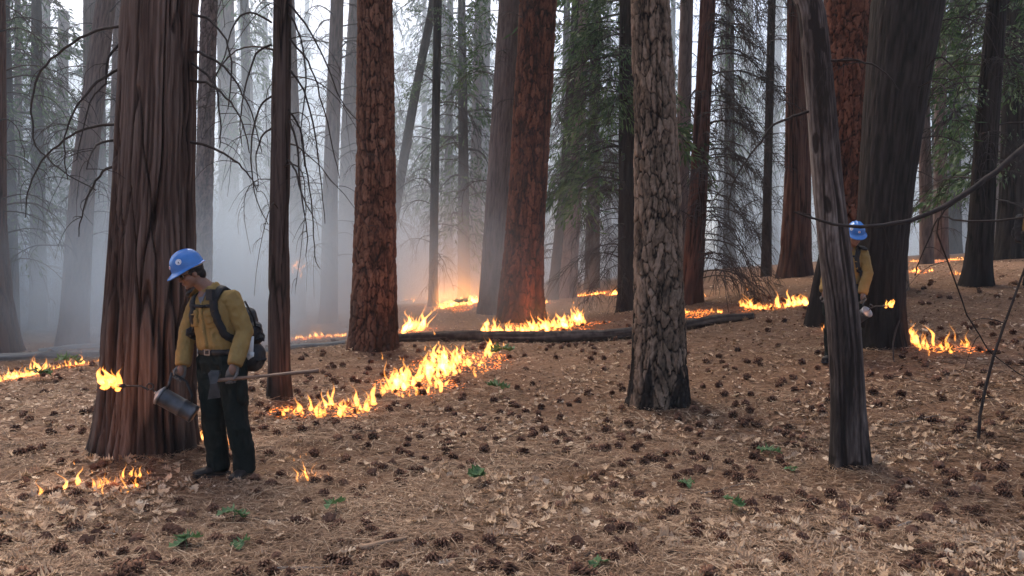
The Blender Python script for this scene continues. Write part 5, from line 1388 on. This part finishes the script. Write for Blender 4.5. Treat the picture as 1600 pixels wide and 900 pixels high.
# torch flame
def torch_fire(tip, label, s=1., seed=0):
    r = random.Random(seed); o = thing('torch_flame', tip, label, 'flame', 'flames on drip torch wicks'); V, Fq = [], []
    for i in range(10):
        a = r.uniform(0, 6.28); tongue(V, Fq, r, (-.03 * s + r.uniform(-.045, .03) * s, r.uniform(-.02, .02) * s, r.uniform(-.03, .02) * s), r.uniform(.06, .13) * s, r.uniform(.016, .03) * s, (r.uniform(-.9, .1), 0))
    me = bpy.data.meshes.new('flames'); me.from_pydata(V, [], Fq); me.polygons.foreach_set('use_smooth', [True] * len(me.polygons)); f = link('flames', me, FLAME['small'], o); f['kind'] = 'stuff'
    la = bpy.data.lights.new('flame_glow', 'POINT'); la.energy = 1.0 * s; la.color = (1, .40, .12); la.shadow_soft_size = .04
    lo = bpy.data.objects.new('flame_glow', la); col.objects.link(lo); lo.parent = o; lo.location = (-.04 * s, -.05, .04)
torch_fire(base1 + tip1, 'round orange flame on the wick of the standing worker\'s torch', 1.55, 4)

# ------------------------------------------------------------------ the other crew members
def second(o, b2, rz, mir):
    c = copy_tree(o); q = o.location - base1; q = Vector((q.x * mir, q.y, q.z)); q.rotate(Euler((0, 0, rz)))
    c.location = b2 + q; c.rotation_euler = (0, 0, rz); c.scale = (mir, 1, 1); return c
def stand(px, d): x = at(px, 450, d).x; return Vector((x, d, g1(x, d)))
flame1 = [o for o in col.objects if o.name.startswith('torch_flame') and o.parent is None][0]
b2 = stand(1316, 10.1)
second(w1, b2, R(-58), -1)['label'] = 'worker half hidden between the silver snag and the dark oak'
second(pk, b2, R(-58), -1)['label'] = 'black pack worn by the worker behind the snag'
second(tr, b2, R(-58), -1)['label'] = 'drip torch of the worker behind the snag'
f2_ = second(flame1, b2, R(-58), -1); f2_['label'] = 'small flame on the torch of the worker behind the snag'; f2_.scale = (-.7, .7, .6)
b3 = stand(1612, 14.2)
second(w1, b3, R(60), 1)['label'] = 'worker in yellow cut off by the picture edge on the bank'
second(pk, b3, R(60), 1)['label'] = 'black pack of the worker at the picture edge'

# a tongue of fire on the bark of a far trunk
r = random.Random(12); p = at(466, 428, 21.7); o = thing('trunk_flame', p, 'ragged flame climbing a smoky trunk behind the slender cedar', 'flame'); V, Fq = [], []
for i in range(9): tongue(V, Fq, r, (r.uniform(-.16, .12), r.uniform(-.05, .02), r.uniform(-.15, .2)), r.uniform(.15, .42), r.uniform(.025, .05), (r.uniform(.1, .6), 0))
me = bpy.data.meshes.new('flames'); me.from_pydata(V, [], Fq); link('flames', me, FLAME['medium'], o)['kind'] = 'stuff'
